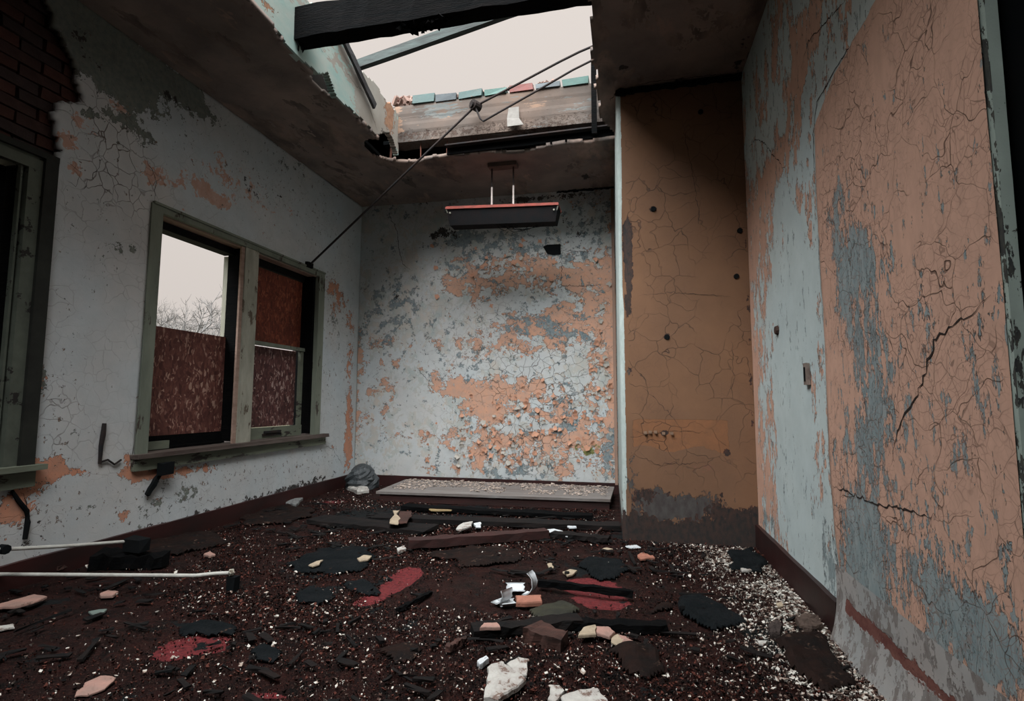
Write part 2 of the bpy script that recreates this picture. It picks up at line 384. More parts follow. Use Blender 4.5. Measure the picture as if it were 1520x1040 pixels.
# ---- left wall
LW1 = (.25, 2.20, .61, 2.22)       # near window opening y0,y1,z0,z1
LW2 = (2.84, 4.90, .60, 2.24)      # far window opening
def build_left():
    pl = ('x', XL); us = lin(-2.2, LW1[0], LW1[1], LW2[0], LW2[1], YB, step=.021); vs = lin(0, .60, .61, 2.22, 2.24, ZC, step=.021)
    U, V = np.meshgrid(us, vs, indexing='ij'); A = {}
    A['peach'] = field(U, V, pl, -.36, [
        (70, 690, 40, 16, .55), (130, 700, 30, 8, .3), (180, 770, 14, 20, .25), (240, 700, 60, 12, .3), (55, 720, 20, 20, .3), (45, 650, 10, 50, .3), (100, 700, 36, 9, .35), (20, 760, 34, 40, .5), (40, 640, 9, 60, .45), (60, 580, 9, 40, .3), (185, 760, 10, 14, .4), (200, 700, 22, 8, .4), (190, 680, 9, 12, .4), (260, 700, 50, 9, .32), (340, 690, 40, 6, .25), (230, 745, 14, 12, .3),
        (500, 450, 14, 36, .42), (518, 560, 7, 130, .42), (518, 660, 7, 40, .4), (490, 420, 9, 14, .3), (340, 725, 14, 6, .2), (490, 665, 12, 6, .3), (300, 755, 30, 6, .15)])
    A['speck'] = field(U, V, pl, -.41, [(480, 500, 40, 200, .14), (150, 400, 60, 120, .06), (350, 260, 120, 40, .1), (300, 720, 200, 30, .16), (80, 640, 30, 160, .16), (140, 230, 60, 60, .1), (420, 220, 80, 80, .1)])
    A['wash_shade'] = field(U, V, pl, -.42, [(320, 295, 24, 12, .62), (290, 270, 18, 20, .4), (240, 260, 36, 22, .5), (130, 180, 26, 20, .45), (190, 160, 40, 26, .3), (110, 250, 14, 14, .5), (270, 310, 12, 10, .3), (400, 380, 60, 8, .3), (360, 290, 60, 30, .25), (330, 240, 60, 30, .2), (100, 210, 20, 20, .4), (440, 320, 60, 40, .2), (160, 230, 60, 30, .2), (350, 700, 90, 40, -.1)])  # pinkish-brown tone, high on the wall it also stands in for shade
    A['grey'] = field(U, V, pl, -.345, [
        (160, 85, 75, 50, .95), (240, 115, 46, 22, .9), (120, 30, 50, 40, .5), (285, 130, 18, 16, .7), (195, 140, 40, 18, .5), (185, 178, 30, 10, .55), (215, 200, 14, 8, .45), (180, 200, 14, 18, .2), (210, 215, 8, 8, .3), (135, 165, 18, 12, .4),
        (178, 370, 12, 9, .36), (195, 368, 9, 9, .36), (300, 160, 30, 16, .3), (420, 200, 60, 40, .1), (60, 570, 12, 40, .45), (250, 745, 45, 20, .25), (285, 725, 14, 14, .3), (130, 752, 20, 6, .3), (345, 745, 30, 9, .2), (120, 300, 40, 50, .1), (150, 400, 60, 60, .06), (500, 480, 14, 60, .22), (350, 200, 60, 20, .1), (440, 250, 40, 30, .16)])
    A['dark'] = field(U, V, pl, -.40, [(120, 60, 30, 30, .3), (260, 150, 40, 12, .4), (140, 755, 12, 6, .1), (350, 740, 60, 8, .15), (300, 765, 60, 7, .35), (400, 735, 60, 7, .38), (470, 712, 40, 7, .38), (220, 785, 40, 9, .3), (60, 800, 60, 12, .35), (340, 255, 60, 14, .14), (210, 190, 16, 6, .2), (500, 500, 16, 40, .1), (375, 285, 20, 14, .2), (420, 300, 30, 20, .13)])
    A['line'] = seg_field(U, V, pl, [[(30, 730), (40, 750), (38, 800)], [(480, 658), (495, 668), (508, 690)], [(200, 655), (192, 700)], [(140, 210), (150, 235), (135, 265), (120, 285)], [(150, 235), (165, 260), (175, 300)], [(350, 400), (400, 372), (440, 388)][:1]*2, [(215, 230), (232, 270), (228, 300)], [(100, 240), (120, 255), (112, 275), (98, 268)]], .008)
    A['crk'] = np.clip(field(U, V, pl, .17, [(160, 240, 60, 70, 1.1), (60, 640, 40, 60, .5), (150, 450, 90, 90, .1)]), 0, 1)
    A['dirt_shade'] = field(U, V, pl, -.42, [(110, 60, 60, 60, .5), (250, 120, 100, 40, .45), (420, 180, 90, 40, .3), (515, 500, 8, 200, .3), (350, 740, 200, 14, .35), (300, 290, 90, 8, .25), (50, 500, 14, 200, .3), (360, 340, 60, 8, .35), (440, 240, 80, 60, .3)])  # upper blobs darken the wall as painted shade, the rest is dirt
    mt = paint('peeling_paint_left', (.45, .50, .52), (.48, .475, .46), [
        ('wash_shade', 4, .5, (.42, .25, .19), (.48, .33, .27), None, -.05, (1, 1, 1)),
        ('peach', 6.5, .7, (.52, .24, .15), (.42, .22, .15), E_DK, -.5, (1, 1, 1)),
        ('grey', 9, .75, (.13, .15, .135), (.19, .20, .17), (.05, .045, .04), -.4, (1, 1, 1)),
        ('speck', 27, .95, (.10, .10, .09), (.28, .19, .14), (.06, .05, .045), -.3, (1, 1, .8)),
        ('dark', 11, .8, DARK, (.06, .05, .045), None, -.2, (1, 1, 1))],
        cracks=[('crk', 10, .028, (.10, .07, .055), .9)], dirt_shade=(.08, .07, .06))
    edge = [onp('x', XL, *q) for q in ((80, 246), (95, 225), (84, 180), (88, 150), (105, 152), (122, 152), (118, 120), (114, 90), (98, 60), (85, 40), (78, 15), (60, -60), (57, -120))]
    rng2 = np.random.default_rng(9)
    def drop(u, v):
        d = (u > LW1[0]) & (u < LW1[1]) & (v > LW1[2]) & (v < LW1[3]) | (u > LW2[0]) & (u < LW2[1]) & (v > LW2[2]) & (v < LW2[3])
        zs = np.array([e[1] for e in edge]); ys = np.array([e[0] for e in edge]); k = np.argsort(zs)
        lim = np.interp(v, zs[k], ys[k])+.05*(fbm(u*9, v*9, 3, 3)-.5)*2
        return d | ((v > 2.22) & (u < lim))
    f = lambda U, V: .007*(fbm(U*1.4, V*1.4, 3, 25)-.5)*2+.006*(fbm(U*8, V*8, 3, 9)-.5)*2*A['crk']
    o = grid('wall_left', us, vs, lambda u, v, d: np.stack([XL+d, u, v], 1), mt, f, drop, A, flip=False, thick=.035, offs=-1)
    struct(o); lay_cracks(o, M_crack)
    m = MB(); xa, xb = XL-.33, XL-.075
    for (y0, y1, z0, z1) in ((-2.3, YB+.3, -.1, .60), (-2.3, YB+.3, 2.24, 3.3), (-2.3, LW1[0], .6, 2.24), (LW1[1]+.0, LW2[0], .6, 2.24), (LW2[1], YB+.3, .6, 2.24)):
        m.box((xa, y0, z0), (xb, y1, z1))
    m.build('masonry', M_dark, o)
    # exposed bricks, each one a part
    mats = [simple('old_brick_%d' % i, c, tuple(x*.55 for x in c), 14, bump=.8, dist=.006) for i, c in enumerate(((.070, .028, .021), (.055, .027, .023), (.082, .032, .024), (.045, .028, .026)))]
    meshes = []
    for i in range(8):
        b = MB().box((-.022, -.099, -.029), (.022, .099, .029), jit=.0035).build('brick', mats[i % 4], o)
        meshes.append(b.data); bpy.data.objects.remove(b)
    k = 0
    for r in range(15):
        z = 2.275+r*.0665
        for c in range(5):
            y = 1.52+c*.212+(.106 if r % 2 else 0)
            if y > 2.48: continue
            b = bpy.data.objects.new('brick', meshes[k % 8]); k += 1; COL.objects.link(b); b.parent = o
            b.location = (XL-.062+rng2.uniform(-.008, .006), y, z); b.rotation_euler = tuple(rng2.uniform(-.03, .03, 3))
    # socket recess and broken strip of old conduit in the plaster
    t = MB()
    A_ = [on('x', XL+.012, *q) for q in ((155, 628), (153, 645), (150, 662), (148, 688))]
    t.tube(A_, [.011, .014, .012, .009], 7)
    q = [on('x', XL+.012, *q) for q in ((148, 686), (160, 682), (170, 689), (180, 682))]
    t.tube(q, .006, 6)
    e = t.build('pipe_bracket', M_steel, None, 'auto'); tag(e, 'black bent pipe bracket on the pale wall left of the far window', 'bracket')
    t = MB(); q = [on('x', XL+.012, *q) for q in ((18, 728), (27, 742), (40, 758), (41, 775), (37, 800))]
    t.tube(q, [.008, .011, .012, .013, .011], 7)
    e = t.build('conduit', M_black, None, 'auto'); tag(e, 'black crooked conduit below the sill of the near window', 'conduit')
    return o

# ---- ceiling with the collapsed opening
def build_ceiling():
    us = lin(XL-.02, XR+.1, step=.019); vs = lin(-2.2, YB+.02, step=.019)
    U, V = np.meshgrid(us, vs, indexing='ij'); A = {}
    pl = ('z', ZC)
    A['peach'] = field(U, V, pl, -.5, [(500, 120, 30, 20, .3), (360, 160, 60, 30, .2)])
    A['grey'] = field(U, V, pl, -.38, [(560, 260, 80, 30, .22), (450, 180, 40, 30, .15), (700, 268, 100, 10, .2), (930, 60, 20, 40, .1)])
    A['dark'] = field(U, V, pl, -.42, [(480, 130, 14, 14, .35), (590, 262, 60, 14, .3), (450, 215, 60, 20, .2), (640, 285, 80, 6, .25), (925, 101, 9, 5, .7), (1010, 120, 80, 8, .35), (1100, 90, 12, 60, .35), (870, 262, 10, 5, .5)])
    A['line'] = seg_field(U, V, pl, [[(930, 130), (960, 122), (1000, 118), (1090, 110)], [(905, 150), (915, 135), (940, 128)]], .018)
    A['crk'] = np.full(U.shape, .15); A['swirl'] = np.full(U.shape, -.08); A['rust'] = field(U, V, pl, -.34, [(500, 120, 60, 50, .25)])
    A['dirt_shade'] = field(U, V, pl, -.12, [(250, 60, 120, 50, .25), (450, 160, 60, 60, .2), (960, 60, 70, 60, .1), (700, 250, 60, 10, -.3), (860, 245, 60, 10, -.3)])
    mt = paint('stained_ceiling_plaster', (.30, .235, .20), (.14, .12, .11), [
        ('swirl', 1.8, 1.0, (.10, .085, .075), (.27, .20, .165), None, 0, (1, .45, 1)), ('rust', 2.1, .8, (.24, .12, .075), (.18, .11, .08), None, 0, (.8, .4, 1)),
        ('peach', 3, .7, (.26, .12, .07), (.2, .1, .07), None, -.1, (1, .4, 1)),
        ('grey', 4.5, .8, (.08, .08, .07), (.12, .1, .085), None, -.2, (1, .5, 1)),
        ('dark', 8, .8, DARK, (.05, .04, .035), None, -.3, (1, 1, 1))], cracks=[('crk', 3, .012, (.05, .04, .035), .8)], dirt_shade=(.09, .07, .06), flake=.4)
    def drop(u, v):
        n1 = .07*(fbm(v*3, v*0+1.5, 4, 1)-.5)*2; n2 = .035*(fbm(v*5, v*0+4.5, 4, 2)-.5)*2; n3 = .06*(fbm(u*4, u*0+7, 4, 3)-.5)*2
        x0 = XH0-.01+n1; x1 = XH1+n2+np.clip((v-4.2)/.3, 0, 1)*.11; y1 = YH1+.05+n3-np.clip((u+.9), 0, 1)*.05
        h = (u > x0) & (u < x1) & (v > YH0) & (v < y1)
        c = (np.hypot((u+2.18)/.13, (v-4.38)/.22) < 1+.3*n1/.07)
        c2 = (np.hypot((u+2.14)/.06, (v-3.35)/.16) < 1)
        return h | c | c2 | ((u > -.1) & (v > YP+.03) & False)
    def disp(U, V):
        e = np.exp(-((U-XH0)/.25)**2)*((V > YH0) & (V < 4.7))+np.exp(-((V-4.65)/.2)**2)*((U > -2.2) & (U < 0))
        return .02*(fbm(U*1.2, V*1.2, 4, 40)-.5)*2+.03*e*(fbm(U*4, V*4, 3, 44)-.35)+.01*(fbm(U*7, V*7, 3, 4)-.5)
    o = grid('ceiling', us, vs, lambda u, v, d: np.stack([u, v, ZC-d], 1), mt, disp, drop, A, flip=True, thick=.035, offs=-1)
    struct(o); lay_cracks(o, M_crack)
    return o

def build_roof():
    m = MB()
    z0 = ZC+.06
    m.box((XL-.33, -2.5, z0), (XH0-.16, YB+.3, ZR-.04))
    m.box((XH1+.06, -2.5, z0), (3.6, 4.45, ZR-.04))
    m.box((XH0-.16, -2.5, z0), (XH1+.06, YH0, ZR-.04))
    m.box((XH0-.16, YH1+.42, z0), (3.6, YB+.3, ZR-.04)); m.box((XH1+.1, 4.45, z0), (3.6, YB, ZR-.04))
    o = m.build('roof', M_dark); struct(o)
    # left side of the roof shaft: turquoise painted boards/plaster
    us = lin(YH0, YH1+.02, step=.014); vs = lin(ZC+.0, ZR, step=.014)
    U, V = np.meshgrid(us, vs, indexing='ij'); pl = ('x', XH0)
    A = {'turq': field(U, V, pl, -.02, [(460, 90, 60, 30, .5), (410, 20, 60, 40, .4), (530, 130, 40, 20, -.1), (560, 170, 20, 40, -.5)]),
         'brn': field(U, V, pl, -.45, [(578, 160, 9, 50, .8), (400, 10, 20, 20, .4), (500, 110, 20, 20, .1)]),
         'dark': field(U, V, pl, -.5, [(495, 128, 8, 6, .4), (570, 200, 14, 10, .5)]),
         'line': seg_field(U, V, pl, [[(512, 105), (530, 128), (545, 140)], [(470, 68), (480, 78)], [(545, 150), (560, 195)]], .007)}
    mt = paint('turquoise_shaft_paint', (.42, .42, .38), (.34, .31, .27), [
        ('turq', 3, .5, (.30, .44, .41), (.40, .47, .43), None, .1, (1, .5, 1)),
        ('brn', 7, .7, (.42, .25, .16), (.3, .17, .11), (.1, .06, .04), -.4, (1, 1, 1)), ('dark', 9, .6, DARK, BROWN, None, -.2, (1, 1, 1))])
    def drop(u, v):
        top = ZR-.02-.06*np.clip(fbm(u*5, u*0+3, 4, 12)-.45, 0, 1)*3
        bot = ZC+.05*np.clip(fbm(u*4, u*0+9, 4, 15)-.4, 0, 1)*2+.17*np.exp(-((u-4.42)/.17)**2)+.1*np.exp(-((u-3.36)/.07)**2)
        return (v > top) | (v < bot)
    s = grid('wall_shaft_left', us, vs, lambda u, v, d: np.stack([XH0+d, u, v], 1), mt, lambda U, V: .006*(fbm(U*3, V*3, 3, 5)-.5), drop, A, thick=.05, offs=-1, smooth=False)
    struct(s); lay_cracks(s, M_crack)
    # back of the shaft: board-marked concrete
    us = lin(XH0-.08, XH1+.03, step=.028); vs = lin(3.40, 3.765, step=.028)
    U, V = np.meshgrid(us, vs, indexing='ij'); pl = ('y', YH1)
    A = {'pit': np.where(V < 3.5, -.12, -.42), 'grey': field(U, V, pl, -.27, [(640, 160, 50, 20, .25), (720, 150, 50, 14, .2), (850, 165, 40, 14, .25), (660, 185, 60, 6, -.3)]),
         'brn': field(U, V, pl, -.35, [(640, 180, 60, 14, .3), (790, 150, 40, 20, .2), (590, 170, 10, 50, .4)]),
         'dark': field(U, V, pl, -.42, [(680, 195, 90, 7, .45), (820, 186, 60, 6, .45), (600, 200, 30, 8, .3)]),
         'line': seg_field(U, V, pl, [[(585, 176), (640, 172), (700, 166)], [(700, 197), (780, 190), (850, 186)], [(672, 168), (705, 164)], [(820, 170), (875, 166)]], .004)}
    mt = paint('board_marked_concrete', (.165, .12, .095), (.09, .08, .072), [
        ('pit', 30, 1.0, (.06, .045, .038), (.12, .09, .07), None, -.8, (1, 1, 1.4)),
        ('grey', 4, .7, (.10, .115, .115), (.15, .15, .14), None, 0, (.4, 1, 2)),
        ('brn', 5, .7, (.26, .17, .12), (.22, .15, .11), None, 0, (.4, 1, 2)), ('dark', 22, .9, (.07, .05, .04), BROWN, None, -1.2, (1, 1, 1))], fine=.5)
    def bd(U, V): return .004*(np.floor((V-3.40)/.09) % 2)+.008*(fbm(U*9, V*22, 3, 2)-.5)*(V < 3.5)+.002*(fbm(U*3, V*9, 3, 7)-.5)
    s2 = grid('wall_shaft_back', us, vs, lambda u, v, d: np.stack([u, YH1-d, v], 1), mt, bd, None, A, thick=.16, offs=-1, smooth=False)
    struct(s2); lay_cracks(s2, M_crack)
    # coping tiles on top of it, each one a part
    cols = {'teal': (.075, .16, .14), 'blue': (.09, .11, .12), 'red': (.19, .055, .045), 'dteal': (.075, .13, .125), 'rub': (.25, .16, .13)}
    tm = {k: simple('glazed_tile_'+k, c, tuple(x*.6+.03 for x in c), 9, rough=.6, bump=.5, dist=.004, spec=.2, chips=.62, chipcol=(.14, .11, .09)) for k, c in cols.items()}
    tiles = [(611, 645, 'dteal', 138, 154), (646, 677, 'blue', 137, 150), (680, 716, 'dteal', 131, 147), (718, 752, 'teal', 129, 143), (755, 791, 'red', 122, 138), (794, 832, 'blue', 119, 134), (834, 874, 'teal', 112, 128)]
    for (x0, x1, k, y0, y1) in tiles:
        a = on('y', YH1-.02, x0, y1); b = on('y', YH1-.02, x1, y0); c = on('y', YH1-.02, x1, y1)
        MB().box((a[0]+.004, YH1-.018, 3.762), (b[0]-.004, YH1+.10, (b[2]+.0)), jit=.006, rot=(0, -.01, 0)).build('coping_tile', tm[k], s2)
    mm = MB()
    for i in range(16):
        c = on('y', YH1+.04, rng.uniform(586, 612), 152); r = rng.uniform(.02, .045)
        mm.box(c-r, c+r*1.0, rot=tuple(rng.uniform(-1, 1, 3)), jit=.012)
    mm.build('rubble', tm['rub'], s2)
    mm = MB()
    for i in range(5):
        c = on('y', YH1+.03, rng.uniform(592, 602), 150); r = rng.uniform(.015, .03); mm.box(c-r, c+r, rot=tuple(rng.uniform(-1, 1, 3)), jit=.01)
    mm.build('broken_red_tile', tm['red'], s2)
    # mortar chips along the top edge
    mm = MB()
    for i in range(60):
        x = rng.uniform(XH0+.1, XH1-.4); r = rng.uniform(.006, .016)
        zt = np.interp(x, [-2.1, -1.3, -.2], [3.79, 3.815, 3.86]); mm.box((x-r*1.6, YH1+.02, zt-r), (x+r*1.6, YH1+.05, zt+r), rot=tuple(rng.uniform(-.6, .6, 3)), jit=.006)
    mm.build('mortar_crumbs', tm['rub'], s2)['kind'] = 'stuff'
    # white paper stuck to the concrete
    pw = simple('off_white_sheet', (.25, .24, .22), (.18, .17, .155), 20, bump=.2)
    p = [on('y', YH1-.022, *q) for q in ((755, 160), (770, 158), (771, 176), (778, 187), (754, 190), (753, 176))]
    p = [v+np.array([0, d, 0]) for v, d in zip(p, (0, 0, -.01, -.03, -.03, -.01))]
    mb = MB(); mb.add(p+[v+np.array([0, .004, 0]) for v in p], [(0, 1, 2, 5), (5, 2, 3, 4)]+[(6+a, 6+b, 6+c, 6+d) for a, b, c, d in ((5, 2, 1, 0), (4, 3, 2, 5))]+[(i, (i+1) % 6+0, (i+1) % 6+6, i+6) for i in range(6)])
    e = mb.build('paper_sheet', pw, None, 'auto'); tag(e, 'small white sheet hanging on the concrete under the coloured coping tiles', 'paper')
    # open cavity between ceiling and concrete, with steel angle and hangers
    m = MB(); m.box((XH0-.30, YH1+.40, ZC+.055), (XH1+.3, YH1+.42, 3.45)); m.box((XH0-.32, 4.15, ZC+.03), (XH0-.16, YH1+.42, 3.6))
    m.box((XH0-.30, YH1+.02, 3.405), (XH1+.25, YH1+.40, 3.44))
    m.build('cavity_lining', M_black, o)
    bm = MB(); a = on('y', 4.60, 665, 214); b = on('y', 4.60, 912, 196)
    bm.beam((-1.62, 4.60, 3.275), (.02, 4.60, 3.30), .02, .07, n=2)
    bm.build('angle_web', M_char, o); bm = MB(); bm.beam((-1.62, 4.57, 3.306), (.02, 4.57, 3.337), .08, .012, n=2)
    e = bm.build('steel_angle', M_steel, None, 'auto'); tag(e, 'dark steel angle along the back edge of the roof opening', 'beam')
    hm = simple('rusty_hanger', (.25, .10, .07), (.15, .07, .05), 15)
    for i, x in enumerate((581, 625, 664, 700, 707)):
        p = on('y', 4.64, x, 206+(-3 if i > 2 else 0))
        t = MB().beam((p[0], 4.64, 3.27), (p[0], 4.64, 3.40), .008 if i else .02, .008, up=(0, 1, 0), n=3, jit=.002)
        t.beam((p[0], 4.64, 3.27), (p[0]+.05, 4.64, 3.262), .01, .01, n=2)
        t.build('ceiling_hanger', hm, o)
    # dark steel post at the right end
    pt = MB(); a = on('y', 4.50, 879, 84)
    pt.beam((-.245, 4.52, 3.26), (-.245, 4.52, a[2]), .045, .03, up=(0, 1, 0), n=4, jit=.001)
    e = pt.build('steel_post', M_char, None, 'auto'); tag(e, 'dark upright steel post at the right end of the coping tiles', 'post')
    return o

# ---- right wall
YE = 1.36
def build_right():
    pl = ('x', XR); us = np.concatenate([lin(YE, 2.5, step=.0075), lin(2.5, YP+.02, step=.012)[1:]]); vs = lin(0, ZC, step=.012)
    U, V = np.meshgrid(us, vs, indexing='ij'); A = {}
    # near part keeps the peach coat: boundary follows the long crack
    bl = [onp('x', XR, *q) for q in ((1252, 1040), (1250, 890), (1240, 800), (1228, 640), (1222, 500), (1216, 380), (1210, 250), (1208, 190), (1235, 120), (1270, 60), (1303, 0), (1330, -50))]
    zz = np.array([b[1] for b in bl])[::1]; yy = np.array([b[0] for b in bl]); k = np.argsort(zz)
    lim = np.interp(V, zz[k], yy[k]); s = np.clip((lim-U)/.06, -1, 1)
    A['peach'] = field(U, V, pl, -.22, [
        (1130, 480, 18, 260, .22), (1125, 700, 16, 90, .3), (1150, 760, 14, 60, .15), (1150, 250, 30, 30, .36), (1130, 330, 22, 60, .3), (1180, 150, 20, 70, .25), (1200, 60, 40, 60, .42), (1150, 60, 30, 60, .25), (1185, 300, 16, 30, .15), (1210, 640, 12, 100, .3), (1205, 330, 12, 60, .25), (1165, 760, 9, 60, .1),
        (1175, 520, 26, 120, -.35), (1185, 720, 22, 110, -.3), (1190, 400, 14, 50, -.2), (1200, 840, 24, 60, -.35), (1130, 140, 30, 40, .1), (1150, 900, 60, 20, -.2), (1115, 480, 5, 300, .4)])
    A['peach'] = np.where(s > 0, A['peach']*(1-s)+s*.75, A['peach']+.12*np.clip(1+s, 0, 1))
    A['grey'] = field(U, V, pl, -.36, [
        (1250, 290, 22, 50, .33), (1280, 400, 50, 60, .33), (1260, 350, 30, 50, .25), (1300, 520, 40, 70, .38), (1260, 450, 20, 70, .3), (1310, 600, 30, 40, .5), (1280, 660, 40, 40, .45), (1290, 800, 42, 90, .72), (1280, 880, 40, 50, .5), (1440, 930, 70, 60, .55), (1400, 1000, 80, 50, .6), (1490, 950, 40, 80, .4), (1500, 840, 20, 60, .3),
        (1460, 700, 30, 60, .26), (1470, 420, 20, 60, .2), (1370, 760, 30, 80, .22), (1380, 450, 30, 120, .14), (1310, 380, 60, 40, .15), (1450, 560, 30, 60, .2), (1390, 60, 14, 14, .15), (1300, 180, 14, 30, .2), (1210, 60, 30, 40, .1), (1140, 780, 20, 40, .3), (1160, 700, 30, 60, .06), (1235, 850, 20, 60, .25), (1410, 860, 40, 60, .25), (1410, 120, 6, 6, .35), (1385, 260, 50, 20, .15)])
    A['chip'] = field(U, V, pl, -.33, [(1290, 420, 60, 140, .24), (1300, 640, 70, 110, .26), (1400, 880, 120, 120, .24), (1430, 600, 60, 200, .12), (1290, 830, 50, 90, .2), (1380, 250, 80, 120, .06), (1480, 500, 30, 300, .1)])
    A['wash_shade'] = field(U, V, pl, -.5, [(1330, 990, 50, 40, .8), (1270, 930, 30, 40, .6), (1240, 960, 30, 30, .5), (1300, 790, 22, 26, .2), (1440, 1010, 60, 30, .3)])
    A['dark'] = field(U, V, pl, -.47, [(1215, 160, 20, 60, .1), (1180, 870, 30, 20, .15), (1102, 300, 4, 300, .35), (1130, 830, 14, 30, .2), (1140, 300, 30, 100, .08), (1100, 160, 8, 60, .4), (1290, 380, 90, 90, .06)])
    A['line'] = seg_field(U, V, pl, [[(1303, 0), (1270, 60), (1242, 100), (1212, 150), (1207, 200), (1213, 300), (1216, 345)], [(1216, 345), (1220, 420), (1222, 485)], [(1224, 540), (1233, 640), (1240, 760), (1246, 890)], [(1110, 222), (1122, 206), (1135, 212), (1150, 232), (1172, 258)], [(1480, 440), (1400, 500), (1380, 560), (1340, 640), (1330, 690)], [(1240, 720), (1300, 745), (1400, 770)], [(1255, 0), (1200, 60), (1190, 100)], [(1103, 200), (1107, 400), (1113, 600), (1119, 790)]], .0125)
    A['crk'] = np.clip(s*1.4, .0, 1)
    A['crk2'] = np.clip(s*1.4, .0, 1)*np.clip(.75+.0*U, 0, 1)
    A['dirt_shade'] = field(U, V, pl, -.6, [(1115, 480, 8, 500, .3), (1180, 870, 60, 12, .4), (1130, 150, 30, 60, .35), (1300, 980, 60, 30, .3), (1240, 30, 60, 40, .2)])
    mt = paint('peeling_paint_right', (.43, .51, .515), (.45, .515, .505), [
        ('peach', 7.5, .75, (.50, .31, .23), (.44, .275, .205), (.10, .06, .045), .4, (1, 1.0, .42)),
        ('grey', 9.5, .8, (.17, .225, .235), (.25, .29, .29), (.055, .05, .05), -.6, (1, 1.1, .42)),
        ('chip', 24, 1.0, (.16, .21, .22), (.24, .27, .27), (.05, .04, .035), -.5, (1, 1.1, .36)),
        ('wash_shade', 4, .7, (.33, .36, .36), (.26, .22, .2), None, -.1, (1, 1, .6)),
        ('dark', 16, .8, DARK, BROWN, None, -.3, (1, 1, .4))],
        cracks=[('crk', 6.5, .008, (.09, .055, .04), .85), ('crk2', 16, .022, (.13, .08, .06), .9), ('crk2', 38, .05, (.22, .13, .10), .65)], dirt_shade=(.09, .075, .06))
    f = lambda U, V: .006*(fbm(U*1.7, V*1.7, 3, 5)-.5)*2+.012*np.clip(s, 0, 1)
    o = grid('wall_right', us, vs, lambda u, v, d: np.stack([XR-d, u, v], 1), mt, f, None, A, flip=True)
    struct(o); lay_cracks(o, M_crack)
    MB().box((XR+.012, YE+.02, 0), (XR+.14, YB, ZC+.04)).build('masonry', M_black, o)
    # painted end strip at the doorway
    us = lin(XR-.008, XR+.016, step=.006); vs = lin(0, ZC, step=.03)
    U, V = np.meshgrid(us, vs, indexing='ij')
    A = {'dark': np.where(V < 1.65, -.2, -.48)+.12*(V < 1.65)*np.exp(-((U-XR)/.008)**2), 'line': U*0}
    mt2 = paint('flaking_jamb_paint', (.30, .36, .32), (.24, .29, .26), [('dark', 26, .7, DARK, (.06, .06, .05), None, -.5, (1, 1, .4))])
    t = MB(); t.box((XR-.007, YE-.012, 0), (XR+.016, YE+.03, ZC+.02)); 
    j = grid('trim_1', us, vs, lambda u, v, d: np.stack([u, YE-.014-d, v], 1), mt2, lambda U, V: .003*(fbm(U*40, V*9, 3, 3)), None, A)
    struct(j); t.build('jamb_core', mt2, j)
    # red baseboard of the far part and the mottled plinth of the near part
    b = MB(); b.beam((XR-.012, 2.45, .075), (XR-.012, YP, .075), .024, .15, n=14, jit=.0015); struct(b.build('baseboard_right', M_red))
    us = lin(YE, 2.45, step=.02); vs = lin(0, .30, step=.02)
    U, V = np.meshgrid(us, vs, indexing='ij')
    A = {'wash_shade': np.full(U.shape, -.02), 'red': -.3+.55*np.exp(-((V-.17)/.03)**2)*(U < 2.35), 'line': U*0}
    mt3 = paint('mottled_plinth', (.27, .30, .30), (.33, .30, .28), [('wash_shade', 6, .6, (.15, .13, .12), (.2, .19, .18), None, -.3, (1, 1.6, 1)), ('red', 7, .5, (.10, .035, .03), (.16, .07, .055), None, -.3, (1, .6, 1))])
    g = grid('trim_2', us, vs, lambda u, v, d: np.stack([XR-.013-d, u, v], 1), mt3, lambda U, V: .035*np.clip((.2-V)/.2, 0, 1)**2+.003*(fbm(U*6, V*20, 3, 8)), None, A, flip=True)
    struct(g)
    # doorway side: closed room beyond, its darkness put into black walls
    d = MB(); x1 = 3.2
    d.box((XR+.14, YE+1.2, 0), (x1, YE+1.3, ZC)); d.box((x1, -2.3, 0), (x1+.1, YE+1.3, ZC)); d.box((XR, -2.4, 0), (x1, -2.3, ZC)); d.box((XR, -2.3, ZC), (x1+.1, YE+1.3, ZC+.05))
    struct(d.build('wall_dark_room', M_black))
    d = MB(); d.box((XR, -2.3, -.0), (XR+.14, -.9, ZC)); struct(d.build('wall_right_near', M_dark))
    return o

